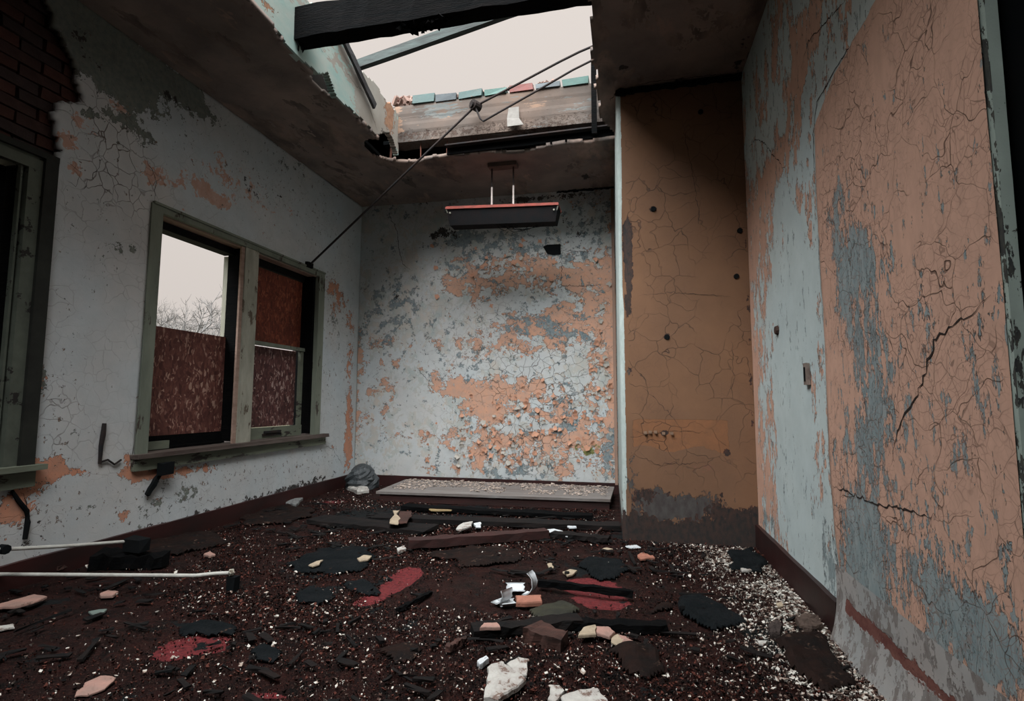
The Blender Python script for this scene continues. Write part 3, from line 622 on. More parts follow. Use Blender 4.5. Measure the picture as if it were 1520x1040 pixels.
# ---- chase / pillar in the corner
def build_pillar():
    R = .035; x0, x1 = -.05, XR
    # perimeter: left side (from back wall), rounded corner, front
    L1 = YB-YP-R; La = R*math.pi/2; L2 = x1-x0-R
    def per(u):
        x = np.empty_like(u); y = np.empty_like(u); nx = np.empty_like(u); ny = np.empty_like(u)
        a = u < L1; b = (u >= L1) & (u < L1+La); c = u >= L1+La
        x[a] = x0-.055*(1-u[a]/L1); y[a] = YB-u[a]; nx[a] = -1; ny[a] = 0
        t = (u[b]-L1)/R; x[b] = x0+R-R*np.cos(t); y[b] = YP+R-R*np.sin(t); nx[b] = -np.cos(t); ny[b] = -np.sin(t)
        x[c] = x0+R+(u[c]-L1-La); y[c] = YP; nx[c] = 0; ny[c] = -1
        return x, y, nx, ny
    us = np.concatenate([lin(0, L1, step=.06), L1+La*np.arange(1, 7)/6, (L1+La+lin(0, L2, step=.012))[1:]])
    vs = lin(0, ZC-.01, step=.014)
    U, V = np.meshgrid(us, vs, indexing='ij'); X, Y, NX, NY = [a.reshape(U.shape) for a in per(U.ravel())]
    pl = ('y', YP); XX = np.where(U < L1, -.12, X); A = {}
    A['pale'] = np.clip((x0+.033-XX)/.02, -1, 1)*.6-.0  # pale strip paints a highlight onto the rounded corner
    A['pale'] = np.where(U < L1+La*.9, .6, A['pale'])
    A['pale'] = np.where(V < .55, A['pale']-.5*(V < .35), A['pale'])
    A['pale'] -= .9*np.exp(-((V-2.0)/.32)**4)*(XX > x0+.018)
    A['dark'] = field(XX, V, pl, -.5, [(932, 370, 9, 62, .95), (933, 450, 7, 30, .45), (935, 560, 10, 90, .35), (945, 740, 22, 60, .3), (1020, 806, 160, 24, 1.1), (1000, 790, 90, 20, .5), (1090, 770, 50, 22, .75), (1000, 740, 60, 20, .3), (940, 790, 40, 30, .5), (1000, 118, 90, 9, .8), (1112, 500, 6, 500, .32), (985, 642, 9, 5, .7), (1065, 740, 20, 20, .2), (1081, 672, 6, 6, .7), (1000, 600, 60, 40, -.1), (970, 310, 5, 4, 1.2), (990, 500, 4, 4, 1.2), (1040, 166, 4, 3, 1.2), (1093, 410, 4, 4, 1.2), (1098, 342, 4, 4, 1.2)])
    A['grey'] = field(XX, V, pl, -.5, [(970, 745, 50, 30, .65), (1030, 760, 60, 22, .5), (940, 690, 14, 40, .5), (933, 560, 6, 60, .4), (938, 500, 6, 60, .3), (1050, 740, 40, 20, .25), (950, 780, 40, 26, .4)])
    A['brn'] = field(XX, V, pl, -.5, [(1020, 690, 100, 30, .3), (1000, 660, 60, 20, -.2)])
    A['fresh'] = np.minimum.reduce([(XX-.02)/.05, (.665-XX)/.05, (V-.61-.02*np.sin(XX*17))/.05, (.825-V)/.012])-.25
    A['line'] = seg_field(XX, V, pl, [[(1012, 175), (1025, 240), (1037, 310), (1040, 350)], [(981, 140), (981, 172), (1010, 180)], [(955, 575), (990, 610), (1015, 640)], [(940, 638), (960, 645), (985, 640), (1050, 641)], [(945, 438), (1000, 434), (1085, 440)], [(1085, 505), (1090, 560), (1078, 590)], [(945, 670), (975, 690), (1050, 685)], [(1058, 135), (1065, 165), (1090, 170)]], .0065)
    A['crk'] = np.where(XX > x0+.06, .85, .0)*np.clip((V-.35)/.2, 0, 1)
    A['dirt_shade'] = field(XX, V, pl, -.55, [(1000, 790, 160, 34, .9), (935, 500, 12, 250, .45), (1000, 130, 120, 18, .5), (1108, 450, 12, 350, .1), (1100, 780, 30, 60, .4), (1060, 690, 60, 30, .15)])
    mt = paint('ochre_chase_paint', (.20, .108, .060), (.16, .09, .055), [
        ('pale', 14, .25, (.42, .48, .46), (.33, .39, .37), (.1, .08, .06), .2, (1, 1, .4)),
        ('fresh', 5, .2, (.225, .103, .050), (.19, .092, .047), (.12, .07, .05), -.3, (1, 1, 1)),
        ('brn', 7, .6, (.2, .1, .06), (.15, .08, .055), None, -.1, (1, 1, 1)),
        ('grey', 8, .75, (.075, .07, .066), (.05, .042, .04), None, -.4, (1, 1, .5)),
        ('dark', 11, .75, (.02, .022, .022), (.06, .035, .028), (.10, .045, .035), -.5, (1, 1, .6))],
        cracks=[('crk', 6, .010, (.06, .04, .032), .9), ('crk', 17, .025, (.13, .07, .045), .5)], dirt_shade=(.035, .03, .027))
    D = .004*(fbm(U*2, V*2, 3, 5)-.5)*2-.018*np.exp(-((V-2.0)/.3)**4)*np.exp(-((XX-(-.01))/.03)**2)
    to3 = lambda u, v, d: np.stack([per(u)[0]+per(u)[2]*d, per(u)[1]+per(u)[3]*d, v], 1)
    o = grid('wall_chase', us, vs, to3, mt, lambda U, V: D, None, A, flip=False)
    struct(o); lay_cracks(o, M_crack)
    MB().box((x0+.03, YP+.03, 0), (XR+.1, YB, ZC)).build('masonry', M_dark, o)
    # anchor holes
    for q in ((970, 310), (990, 500), (1040, 166), (1093, 410), (1098, 342)):
        p = on('y', YP-.004, *q); MB().tube([p+np.array([0, .004, 0]), p-np.array([0, .006, 0])], .018, 9).build('anchor_plug', M_black, o)
    # broken plaster lip above, where it meets the ceiling
    m = MB()
    m.beam((x0+.0, YP-.012, ZC-.035), (XR, YP-.012, ZC-.015), .03, .035, n=30, jit=.009)
    m.build('broken_cornice', M_black, o)
    # curled paint lip
    for i, (x, y) in enumerate(((958, 642), (965, 641), (973, 641), (985, 643), (997, 643))):
        p = on('y', YP-.01, x, y); s = .011
        MB().add([p+np.array(q)*s for q in ((-1, .4, .9), (1, .4, .9), (1, -.6, -.2), (-1, -.6, -.2), (1, -.9, -.9), (-1, -.9, -.9))], [(0, 1, 2, 3), (3, 2, 4, 5)]).build('curled_paint_flake', M_curl, o)
    return o

# ---- floor
def build_floor():
    us = lin(XL-.05, XR+.05, step=.035); vs = lin(-2.2, YB+.05, step=.035)
    U, V = np.meshgrid(us, vs, indexing='ij'); pl = ('z', 0.)
    A = {}
    A['red'] = field(U, V, pl, -.45, [(590, 865, 30, 22, .95), (545, 895, 22, 12, .7), (610, 850, 20, 12, .5), (890, 880, 50, 20, .95), (870, 865, 40, 9, .5), (905, 900, 30, 10, .5), (290, 960, 60, 20, .8), (240, 975, 40, 12, .5), (320, 945, 30, 12, .5), (500, 745, 30, 10, .55), (400, 1035, 40, 10, .7), (420, 830, 30, 10, .4), (1120, 905, 40, 12, .5), (100, 945, 80, 10, .3), (1060, 890, 20, 8, .3), (870, 915, 60, 6, .4)])
    A['black'] = field(U, V, pl, -.20, [(560, 770, 90, 14, .5), (480, 840, 60, 20, .35), (700, 760, 160, 10, .4), (300, 930, 50, 14, .35), (870, 845, 40, 12, .4), (1170, 950, 60, 40, .4), (80, 830, 100, 20, .4), (480, 880, 40, 18, .3), (60, 900, 80, 20, .15), (700, 940, 90, 14, .2), (1000, 800, 90, 9, .4)])
    A['pale'] = field(U, V, pl, -.40, [(1160, 850, 60, 30, .3), (1200, 900, 40, 40, .35), (1240, 950, 40, 30, .35), (1280, 1000, 40, 30, .35), (1000, 815, 80, 8, .15), (1060, 830, 60, 16, .2), (450, 730, 60, 10, .1), (1000, 980, 90, 30, .08), (740, 1010, 90, 30, .08)])
    n = NT('debris_strewn_floor', .75, .08)
    f1 = n.noise(9, 9, .72); f2 = n.noise(70, 4, .7); f3 = n.noise(2.2, 4, .6)
    c = n.mix(n.ramp(f1, .38, .62), (.003, .003, .003), (.020, .0065, .0055))
    c = n.mix(n.ramp(f2, .52, .72), c, (.042, .014, .011)); f4 = n.noise(240, 3, .7); c = n.mix(n.ramp(f4, .60, .68, 0, .8), c, (.13, .075, .055)); c = n.mix(n.ramp(f4, .42, .34, 0, .9), c, (.002, .002, .0025))
    for at, cols, sc, amp in (('red', ((.17, .03, .032), (.10, .022, .024)), 7, .5), ('black', ((.006, .009, .010), (.012, .012, .012)), 5, .8), ('pale', ((.26, .23, .20), (.12, .10, .09)), 24, .8)):
        v = n.math('ADD', n.attr(at), n.math('MULTIPLY', n.math('SUBTRACT', n.noise(sc, 9, .65, n.coord((1, 1, 1), loc=(len(at), 2, 3))), .5), 2*amp))
        c = n.mix(n.ramp(v, 0, .03), c, n.mix(n.ramp(n.noise(60, 4), .4, .6), *cols))
    sp = n.ramp(n.vor(95), .0, .16, 1, 0); sp = n.math('MULTIPLY', sp, n.ramp(n.noise(6, 5), .5, .62))
    c = n.mix(n.math('MULTIPLY', sp, .75), c, (.32, .26, .22))
    n.color(c); n.bump(n.math('ADD', n.math('MULTIPLY', f2, .6), f1), 1.0, .022)
    n.L(n.ramp(n.noise(3, 4), .4, .6, .45, .9), n.b.inputs['Roughness'])
    mt = n.m
    disp = lambda U, V: .018*fbm(U*3.1, V*3.1, 4, 3)*np.clip(1-A['red']*1.5, .2, 1)+.012*fbm(U*14, V*14, 2, 8)-.012
    o = grid('floor', us, vs, lambda u, v, d: np.stack([u, v, d], 1), mt, disp, None, A)
    struct(o)
    MB().box((XL-.33, -2.5, -.15), (3.4, YB+.3, -.03)).build('subfloor', M_dark, o)
    MB().box((XR+.0, -2.3, -.03), (3.2, 2.56, -.005)).build('dark_room_floor', M_black, o)
    return o

wb = build_back(); wl = build_left(); ce = build_ceiling(); ro = build_roof(); wr = build_right(); wp = build_pillar(); fl = build_floor()
struct(MB().box((XL-.3, -2.35, 0), (XR+.1, -2.2, ZC)).build('wall_front', M_dark))
# baseboards
b = MB(); b.beam((XL+.010, -2.2, .062), (XL+.010, YB, .062), .024, .135, n=60, jit=.0015); struct(b.build('baseboard_left', M_red))
b = MB(); b.beam((XL, YB-.012, .055), (-.1, YB-.012, .055), .028, .12, n=30, jit=.0015); struct(b.build('baseboard_back', M_red))
# ceiling junction damage along the back wall
b = MB(); b.beam((-.72, YB-.012, ZC-.02), (-.10, YB-.012, ZC-.012), .02, .018, n=30, jit=.009); struct(b.build('trim_3', M_black))
# corner strip where the back wall meets the chase
b = MB(); b.beam((-.125, YB-.02, .1), (-.125, YB-.02, ZC-.03), .03, .02, up=(0, 1, 0), n=30, jit=.0015)
struct(b.build('trim_4', simple('peach_corner_strip', (.33, .21, .155), (.22, .15, .12), 9, stretch=(1, 1, .3), chips=.62, chipcol=(.1, .07, .05))))
# outside ground
gm = simple('outside_grass', (.05, .06, .03), (.08, .07, .045), 2)
struct(MB().box((-120, -80, -.9), (XL-.34, 140, -.6)).build('ground', gm))

# ================================================================== WINDOWS
def osb(name, a, b, c3):
    n = NT(name, .7, .3)
    base = n.coord((1, 1, 1)); wv = n.warp(5, .12, base)
    def layer(rot, sc, seed):
        mp = n.t.nodes.new('ShaderNodeMapping'); n.L(wv, mp.inputs[0]); mp.inputs['Rotation'].default_value = (rot, 0, 0); mp.inputs['Scale'].default_value = (sc*.5, sc*2.6, sc); mp.inputs['Location'].default_value = (seed, seed, 0)
        return n.vor(1, mp.outputs[0], 'F1', 1), n.vor(1, mp.outputs[0], 'F1', 0)
    c1, d1 = layer(.7, 24, 1.3); c2, d2 = layer(-.5, 20, 5.1); c4, d4 = layer(1.2, 27, 9.1)
    def bw(c):
        x = n.t.nodes.new('ShaderNodeSeparateColor'); n.L(c, x.inputs[0]); return x.outputs[0]
    k = n.noise(9, 3)
    v = n.mix(n.ramp(k, .47, .5), c1, c2); v = n.mix(n.ramp(n.noise(11, 3, .5, n.coord((1, 1, 1), loc=(7, 7, 7))), .54, .56), v, c4)
    t = bw(v)
    c = n.mix(n.ramp(t, 0, .8), a, b); c = n.mix(n.ramp(t, .78, .95, 0, .9), c, c3)
    c = n.mix(n.ramp(n.noise(3, 6, .7), .45, .75, 0, .6), c, tuple(x*.3 for x in a))
    n.color(c); n.bump(t, .5, .004); return n.m
M_osb = osb('weathered_strand_board', (.07, .022, .018), (.17, .065, .05), (.42, .27, .21))
M_osb2 = osb('reddish_strand_board', (.10, .022, .012), (.20, .045, .022), (.30, .10, .05))
M_osb3 = osb('speckled_strand_board', (.05, .018, .018), (.15, .06, .055), (.46, .34, .30))

w2 = MB().box((XL-.16, LW2[0]+.0, LW2[2]), (XL+.012, LW2[0]+.085, LW2[3]), jit=.002).build('window_2', M_green); struct(w2)
def wpart(name, m, *boxes, par=w2, jit=.0015):
    mb = MB()
    for a, b in boxes: mb.box(a, b, jit=jit)
    return mb.build(name, m, par)
Y0, Y1, Z0, Z1 = LW2
wpart('head_casing', M_green, ((XL-.02, Y0+.085, Z1-.045), (XL+.012, Y1, Z1)), ((XL-.02, Y0+.01, Z1-.005), (XL+.022, Y1, Z1+.012)))
wpart('head_reveal', M_pinkwood, ((XL-.10, Y0+.085, Z1-.055), (XL-.02, Y1-.1, Z1-.01)))
wpart('head_stop', M_char2, ((XL-.20, Y0+.085, Z1-.11), (XL-.10, 3.74, Z1-.02)), ((XL-.20, 3.88, Z1-.11), (XL-.13, Y1-.1, Z1-.02)))
wpart('mullion', M_cream, ((XL-.04, 3.735, Z0), (XL+.005, 3.895, Z1-.045)))
wpart('mullion_edge', M_pinkwood, ((XL-.02, 3.70, Z0), (XL-.004, 3.735, Z1-.05)))
wpart('sash_stile', M_char, ((XL-.16, 3.735, Z0+.02), (XL-.04, 3.87, Z1-.05)), ((XL-.20, 4.76, Z0+.02), (XL-.03, 4.80, Z1-.05)))
wpart('outer_stop', M_cream, ((XL-.22, 3.76, 1.36), (XL-.16, 3.82, Z1-.11)))
wpart('right_casing', M_green, ((XL-.04, 4.80, Z0), (XL+.012, Y1, Z1-.045)))
wpart('right_stile', M_green2, ((XL-.13, 4.70, Z0+.02), (XL-.10, 4.745, 1.44)))
wpart('meeting_rail', M_green, ((XL-.13, 3.88, 1.425), (XL-.095, 4.76, 1.46)))
wpart('bottom_rail', M_green2, ((XL-.13, 3.88, Z0+.01), (XL-.09, 4.74, .705)), ((XL-.13, Y0+.085, Z0+.01), (XL-.10, 3.2, .665)))
wpart('lift_handle', M_steel, ((XL-.088, 4.18, .655), (XL-.07, 4.40, .675)), ((XL-.092, 4.16, .63), (XL-.08, 4.42, .65)))
wpart('dark_sill_ledge', M_char, ((XL-.16, Y0+.085, Z0), (XL-.13, 3.735, .70)), ((XL-.2, 3.2, Z0+.01), (XL-.105, 3.735, .625)))  # dark ledge board at the foot of the left bay
wpart('sill', simple('worn_sill', (.12, .10, .085), (.05, .032, .028), 7, stretch=(1, .3, 1), bump=.6), ((XL-.16, Y0-.03, Z0-.022), (XL+.06, Y1+.10, Z0+.006)), jit=.003)
wpart('apron', M_green2, ((XL-.0, Y0-.02, Z0-.10), (XL+.028, Y1+.09, Z0-.022)), jit=.003)
def board(name, m, a, b, lab, cat='board'):
    mb = MB(); mb.box(a, b, jit=.002); o = mb.build(name, m, None, ((a[0]+b[0])/2, (a[1]+b[1])/2, a[2])); tag(o, lab, cat); return o
board('strand_board', M_osb, (XL-.155, Y0+.088, .668), (XL-.142, 3.733, 1.455), 'brown strand board closing the lower half of the open left window bay')
board('strand_board', M_osb2, (XL-.165, 3.875, 1.462), (XL-.152, 4.756, 2.125), 'deep red strand board filling the upper sash of the right window bay')
board('strand_board', M_osb3, (XL-.165, 3.875, .708), (XL-.152, 4.70, 1.422), 'light-flecked strand board filling the lower sash of the right window bay')
t = MB(); p = on('x', XL+.05, 237, 690); t.box((XL+.03, 2.985, .455), (XL+.075, 3.075, .535), jit=.004)
t.beam((XL+.02, 3.02, .46), (XL+.02, 2.93, .34), .02, .03, n=4, jit=.004)
e = t.build('rusty_box', M_black, None, 'auto'); tag(e, 'small black metal box fixed under the far window sill', 'box')
# near window
M_green3 = simple('dull_green_paint', (.10, .115, .09), (.06, .068, .055), 6, bump=.5, chips=.58, chipcol=(.02, .018, .016))
w1 = MB().box((XL-.03, 2.10, .61), (XL+.012, 2.165, 2.22), jit=.002).build('window_1', M_green3); struct(w1)
wpart('head_casing', M_green3, ((XL-.03, LW1[0], 2.155), (XL+.012, 2.20, 2.225)), par=w1)
wpart('casing_edge', simple('sooty_green_casing', (.022, .024, .019), (.010, .010, .009), 7), ((XL-.03, 2.165, .6), (XL+.03, 2.235, 2.24)), ((XL-.03, LW1[0]-.03, 2.225), (XL+.03, 2.235, 2.26)), par=w1)
wpart('inner_stop', M_char, ((XL-.10, 2.07, .61), (XL-.03, 2.165, 2.155)), par=w1)
wpart('inner_bead', M_green3, ((XL-.03, 2.075, .61), (XL-.005, 2.085, 2.155)), par=w1)
wpart('sill', M_green2, ((XL-.10, LW1[0]-.05, .585), (XL+.07, 2.27, .612)), ((XL-.02, LW1[0]-.03, .50), (XL+.03, 2.245, .585)), par=w1)
board('black_board', M_black, (XL-.102, LW1[0]+.02, .615), (XL-.09, 2.068, 2.15), 'black board closing the near window at the left edge')

# ================================================================== TREES OUTSIDE
def tree(x, y, ztop, spread, seed, lab, trunk_r=.16):
    r = random.Random(seed); mb = MB(); base = np.array([x, y, -.75])
    def br(p, d, L, rad, lv):
        n = 4; pts = [p]; q = p.copy(); dd = d.copy()
        for i in range(n):
            dd = dd+np.array([r.gauss(0, .11) for _ in range(3)])+np.array([0, 0, .04]); dd /= np.linalg.norm(dd); q = q+dd*L/n; pts.append(q.copy())
        mb.tube(pts, [rad*(1-.5*i/n) for i in range(n+1)], 4 if lv < 2 else 3, cap=False)
        if lv >= 6: return
        for k in range(r.choice((3, 4)) if lv < 3 else 3):
            t = r.uniform(.35, 1); i = min(n-1, int(t*n)); b = pts[i]+(pts[i+1]-pts[i])*(t*n-i)
            a = np.array([r.gauss(0, 1) for _ in range(3)]); a -= a@dd*dd; a /= np.linalg.norm(a)
            nd = dd*r.uniform(.5, 1)+a*r.uniform(.5, 1)*spread; nd /= np.linalg.norm(nd)
            br(b, nd, L*r.uniform(.5, .78), max(rad*.55, .006), lv+1)
    h = ztop+.75
    br(base, np.array([0, 0, 1.]), h*.42, trunk_r, 0)
    zm = max(v[2] for v in mb.v); k = (h)/(zm+.75)
    mb.v = [(x+(v[0]-x)*k, y+(v[1]-y)*k, -.75+(v[2]+.75)*k) for v in mb.v]
    o = mb.build('bare_tree', M_bark, None, (x, y, -.75)); tag(o, lab, 'tree', 'bare trees outside the window'); return o
M_bark = simple('grey_bark', (.10, .10, .10), (.16, .15, .14), 5)
for (px, py, X, sp, sd, lab) in ((246, 414, -17, .9, 3, 'tallest bare winter tree behind the left window bay'), (285, 440, -24, .9, 5, 'bare twiggy tree in the middle of the window view'), (326, 458, -30, 1.0, 8, 'small dense bare tree at the right of the window view'), (306, 482, -26, 1.1, 12, 'low bare tree between the two right-hand trees in the window'), (266, 446, -21, 1.0, 15, 'bare tree just right of the tallest one in the window'), (232, 426, -46, 1.1, 21, 'bare tree at the left jamb of the open window bay')):
    p = on('x', X, px, py); tree(p[0], p[1], p[2], sp, sd, lab)

# ================================================================== ROOF TIMBERS, RODS, LIGHT
def thing(name, mb, mat, lab, cat, group=None, smooth=False):
    o = mb.build(name, mat, None, 'auto', smooth); tag(o, lab, cat, group); return o
# big charred beam
m = MB(); p = np.array([-2.19, 3.0, 3.425]); q = np.array([-.10, 2.98, 3.425])
m.beam(p, q, .12, .22, n=26, jit=.006)
for i in range(14):
    c = p+np.array([rng.uniform(-.02, .10), rng.uniform(-.05, .05), -.10]); m.tube([c, c+np.array([rng.uniform(-.02, .02), 0, -rng.uniform(.03, .07)])], [.012, .004], 5)
for i in range(40):
    c = p+(q-p)*rng.normal(.47, .04)+np.array([0, rng.uniform(-.05, .05), -.11-rng.uniform(0, .015)]); r = rng.uniform(.005, .015); m.box(c-r, c+r, rot=tuple(rng.uniform(-1, 1, 3)), jit=.01)
for i in range(10):
    c = p+np.array([-.01, rng.uniform(-.05, .05), rng.uniform(-.1, .1)]); r = rng.uniform(.012, .03); m.box(c-r, c+r, rot=tuple(rng.uniform(-1, 1, 3)), jit=.01)
thing('charred_beam', m, M_char, 'thick charred black beam broken off across the roof opening', 'beam')
m = MB(); a = on('x', XH0+.01, 531, 97); b = on('z', 3.85, 812, -2); b2 = a+(b-a)*1.35
m.beam(a, b2, .045, .075, n=10, jit=.002)
thing('roof_rafter', m, simple('weathered_teal_rafter', (.08, .105, .10), (.035, .035, .035), 5, stretch=(.5, 5, 5), bump=.5), 'thin grey-green rafter slanting up across the sky', 'beam')
m = MB(); m.beam(on('x', XH0+.035, 502, 40), on('x', XH0+.035, 556, 158), .06, .025, up=(1, 0, 0), n=8, jit=.003)
thing('loose_board', m, simple('grey_split_board', (.09, .09, .095), (.035, .037, .04), 6, stretch=(4, .6, 4), bump=.7), 'loose grey board leaning on the turquoise side of the opening', 'board')
m = MB(); c = on('y', 2.93, 722, 12)
for i in range(3): m.tube([c+np.array([.02*i, 0, .05]), c+np.array([.02*i+.01, -.01, -.02]), c+np.array([.02*i-.005, -.02, -.06+.02*i])], .008, 5)
# window-opening rod
rod = empty('opening_rod', (XL+.02, 4.60, 2.26), 'long dark steel rod running from the window head to the roof opening', 'rod')
k0 = on('y', 4.46, 706, 157); e1 = on('y', 4.44, 886, 66)
MB().tube([(XL+.03, 4.60, 2.265), k0], .010, 8).build('rod', M_steel, rod)
A_ = [k0, on('y', 4.45, 770, 124), on('y', 4.45, 830, 92), on('y', 4.45, 860, 77), e1]
MB().tube(A_, .010, 8).build('upper_rod', M_steel, rod)
A_ = [k0+np.array([.0, -.02, -.02]), on('y', 4.43, 713, 176), on('y', 4.43, 717, 180), on('y', 4.43, 800, 133), on('y', 4.43, 850, 104), on('y', 4.43, 884, 87)]
MB().tube(A_, .009, 8).build('return_rod', M_steel, rod)
MB().tube([k0+np.array([-.02, -.035, 0]), k0+np.array([.02, .035, 0])], .045, 12).tube([k0+np.array([-.03, -.045, 0]), k0+np.array([-.02, -.035, 0])], .03, 10).build('coupling', M_steel, rod)
MB().box((XL+.0, 4.56, 2.235), (XL+.035, 4.65, 2.285), jit=.002).tube([(XL+.03, 4.575, 2.27), (XL+.03, 4.63, 2.27)], .018, 8).build('bracket', M_black, rod)

# hanging strip light
lt = empty('hanging_strip_light', (-1.15, 4.85, 2.70), 'rusted strip light hanging on two white stems before the back wall', 'lamp')
yl = 4.86; a = on('y', yl-.08, 663, 322); b = on('y', yl-.08, 829, 316)
zl, zr = on('y', yl-.08, 663, 310)[2], on('y', yl-.08, 828, 304)[2]
xa, xb = a[0], b[0]; za, zb = on('y', yl-.08, 668, 334)[2], on('y', yl-.08, 824, 328)[2]
def trough(y0, y1, dz0, dz1, inset):
    vs = []
    for (x, zt, zbm, s) in ((xa, zl, za, 1), (xb, zr, zb, -1)):
        vs += [(x, y0, zt+dz0), (x, y1, zt+dz0), (x+s*inset, y1-.03, zbm+dz1), (x+s*inset, y0+.03, zbm+dz1)]
    return vs
MB().add(trough(yl-.10, yl+.10, 0, 0, .03), [(0, 3, 2, 1), (4, 5, 6, 7), (0, 1, 5, 4), (1, 2, 6, 5), (2, 3, 7, 6), (3, 0, 4, 7)]).build('housing', simple('shaded_housing', (.004, .006, .007), (.010, .007, .007), 9, rough=.8, spec=.1), lt)  # near-black base colour carries the shade on the housing
MB().beam((xa-.004, yl-.105, zl), (xb+.004, yl-.105, zr), .012, .022, n=20, jit=.001).beam((xa-.004, yl+.105, zl), (xb+.004, yl+.105, zr), .012, .022, n=20, jit=.001).beam((xa, yl, zl+.012), (xb, yl, zr+.012), .2, .012, n=6).build('rusty_flange', simple('red_rust', (.28, .06, .045), (.16, .05, .04), 18, bump=.4), lt)
for x, z0, s in ((xa, zl, 1), (xb, zr, -1)):
    MB().beam((x+s*.002, yl-.10, z0-.012), (x+s*.03, yl-.07, z0-.085), .006, .012, n=3).tube([(x+s*.04, yl-.106, z0-.05), (x+s*.04, yl-.082, z0-.05)], .008, 6).build('end_clip', M_cream, lt)
for q in (730, 762):
    p = on('y', yl, q, 300); zt = ZC-.02
    MB().tube([(p[0], yl, min(zl, zr)+.01), (p[0], yl, 3.0)], .009, 8).build('stem', simple('white_stem', (.62, .58, .54), (.4, .35, .32), 12), lt)
    MB().tube([(p[0], yl, 3.0), (p[0], yl, zt-.015)], .008, 8).build('upper_stem', M_steel, lt)
p0, p1 = on('y', yl, 726, 240), on('y', yl, 768, 240)
MB().box((p0[0], yl-.05, ZC-.045), (p1[0], yl+.05, ZC-.008), jit=.002).build('canopy', simple('brown_canopy', (.12, .08, .065), (.06, .045, .04), 8), lt)
m = MB()
for i in range(6):
    x0 = rng.uniform(-1.25, -1.05); x1 = x0+rng.uniform(.15, .5); s = rng.uniform(.03, .09)
    zc = (za+zb)/2+.015
    m.tube([(x0+(x1-x0)*t, yl+rng.uniform(-.02, .02), zc+(-s*math.sin(math.pi*t))) for t in np.linspace(0, 1, 9)], .0025, 4)
m.build('loose_wires', M_black, lt)

# ================================================================== RIGHT WALL FITTINGS
sw = empty('switch_plate', tuple(on('x', XR-.01, 1196, 555)), 'small rusty switch plate on the pale part of the right wall', 'switch')
c = on('x', XR-.012, 1196, 555)
MB().box((XR-.016, c[1]-.022, c[2]-.05), (XR-.0, c[1]+.022, c[2]+.05), jit=.001).build('plate', simple('rusty_plate', (.24, .20, .17), (.10, .07, .06), 20), sw)
MB().box((XR-.019, c[1]-.008, c[2]-.032), (XR-.012, c[1]+.008, c[2]+.032), jit=.001).build('toggle_slot', M_black, sw)
c = on('x', XR-.01, 1152, 490)
thing('pipe_stub', MB().tube([c+np.array([.014, 0, 0]), c+np.array([-.006, 0, 0])], [.03, .022], 9), simple('rust_plug', (.06, .03, .022), (.02, .015, .014), 20), 'round rusty stub in the pale right wall above the switch plate', 'pipe stub')

# ================================================================== FLOOR DEBRIS
M_plaster = simple('broken_plaster', (.46, .455, .42), (.30, .275, .25), 16, bump=.9, dist=.005, chips=.57, chipcol=(.16, .11, .09))
M_pinkpl = simple('pink_plaster', (.36, .20, .16), (.22, .15, .125), 14, bump=.6, dist=.004, chips=.63, chipcol=(.15, .09, .07))
M_orange = simple('orange_brick_piece', (.34, .14, .095), (.22, .10, .07), 14, bump=.7, dist=.005)
M_buff = simple('buff_plaster', (.38, .31, .22), (.26, .21, .15), 12, bump=.6)
M_shard = simple('white_glaze', (.58, .61, .62), (.45, .48, .5), 5, rough=.35, spec=.5, bump=.1)
M_felt = simple('roofing_felt', (.0025, .0042, .005), (.0075, .009, .010), 9, rough=.85, bump=1, dist=.015, spec=.08, chips=.66, chipcol=(.05, .03, .022))
M_feltb = simple('brown_felt', (.016, .0075, .0055), (.004, .004, .004), 12, spec=.1, chips=.62, chipcol=(.05, .03, .022), rough=.8, bump=.6, dist=.008)
M_redpl = simple('red_brown_plank', (.045, .016, .014), (.018, .011, .010), 5, stretch=(.6, 5, 5), bump=.6, rough=.6)
M_lightwood = simple('splintered_wood', (.075, .034, .026), (.012, .008, .007), 6, stretch=(.6, 5, 5), bump=.7)

def fpoly(pts, z=.02): return [on('z', z, *q)[:2] for q in pts]
def frag(name, pts, th, mat, lab, cat, z=.012, warp=0, sub=3, group=None):
    th *= .6; m = MB().slab(fpoly(pts, z+th), z, th, warp*.6, sub); return thing(name, m, mat, lab, cat, group)
frag('plaster_slab', [(723, 988), (745, 980), (752, 986), (781, 1007), (760, 1022), (740, 1036), (718, 1030), (722, 1005)], .03, M_plaster, 'largest white plaster slab at the bottom centre with a stained face', 'plaster', .02, .012)
frag('plaster_slab', [(752, 984), (770, 974), (784, 977), (782, 1000), (770, 1002)], .02, M_plaster, 'stained plaster piece behind the largest white slab', 'plaster', .014)
frag('plaster_chunk', [(708, 980), (722, 972), (726, 976), (712, 986)], .03, M_shard, 'small clean white chunk left of the largest slab', 'plaster')
frag('plaster_slab', [(817, 1015), (830, 1016), (838, 1024), (824, 1042), (813, 1036)], .02, M_plaster, 'small white plaster piece at the bottom edge right of the largest slab', 'plaster')
frag('plaster_slab', [(832, 1032), (860, 1022), (888, 1020), (905, 1045), (870, 1060), (836, 1050)], .02, M_plaster, 'white plaster slab cut by the bottom edge of the picture', 'plaster')
frag('plaster_slab', [(858, 942), (866, 930), (884, 925), (885, 940)], .02, M_buff, 'pointed buff plaster piece in the broken row at centre right', 'plaster', .03, .006)
frag('plaster_slab', [(885, 929), (902, 929), (913, 937), (905, 944), (886, 938)], .02, M_pinkpl, 'pinkish plaster piece next to the pointed buff one', 'plaster', .025, .006)
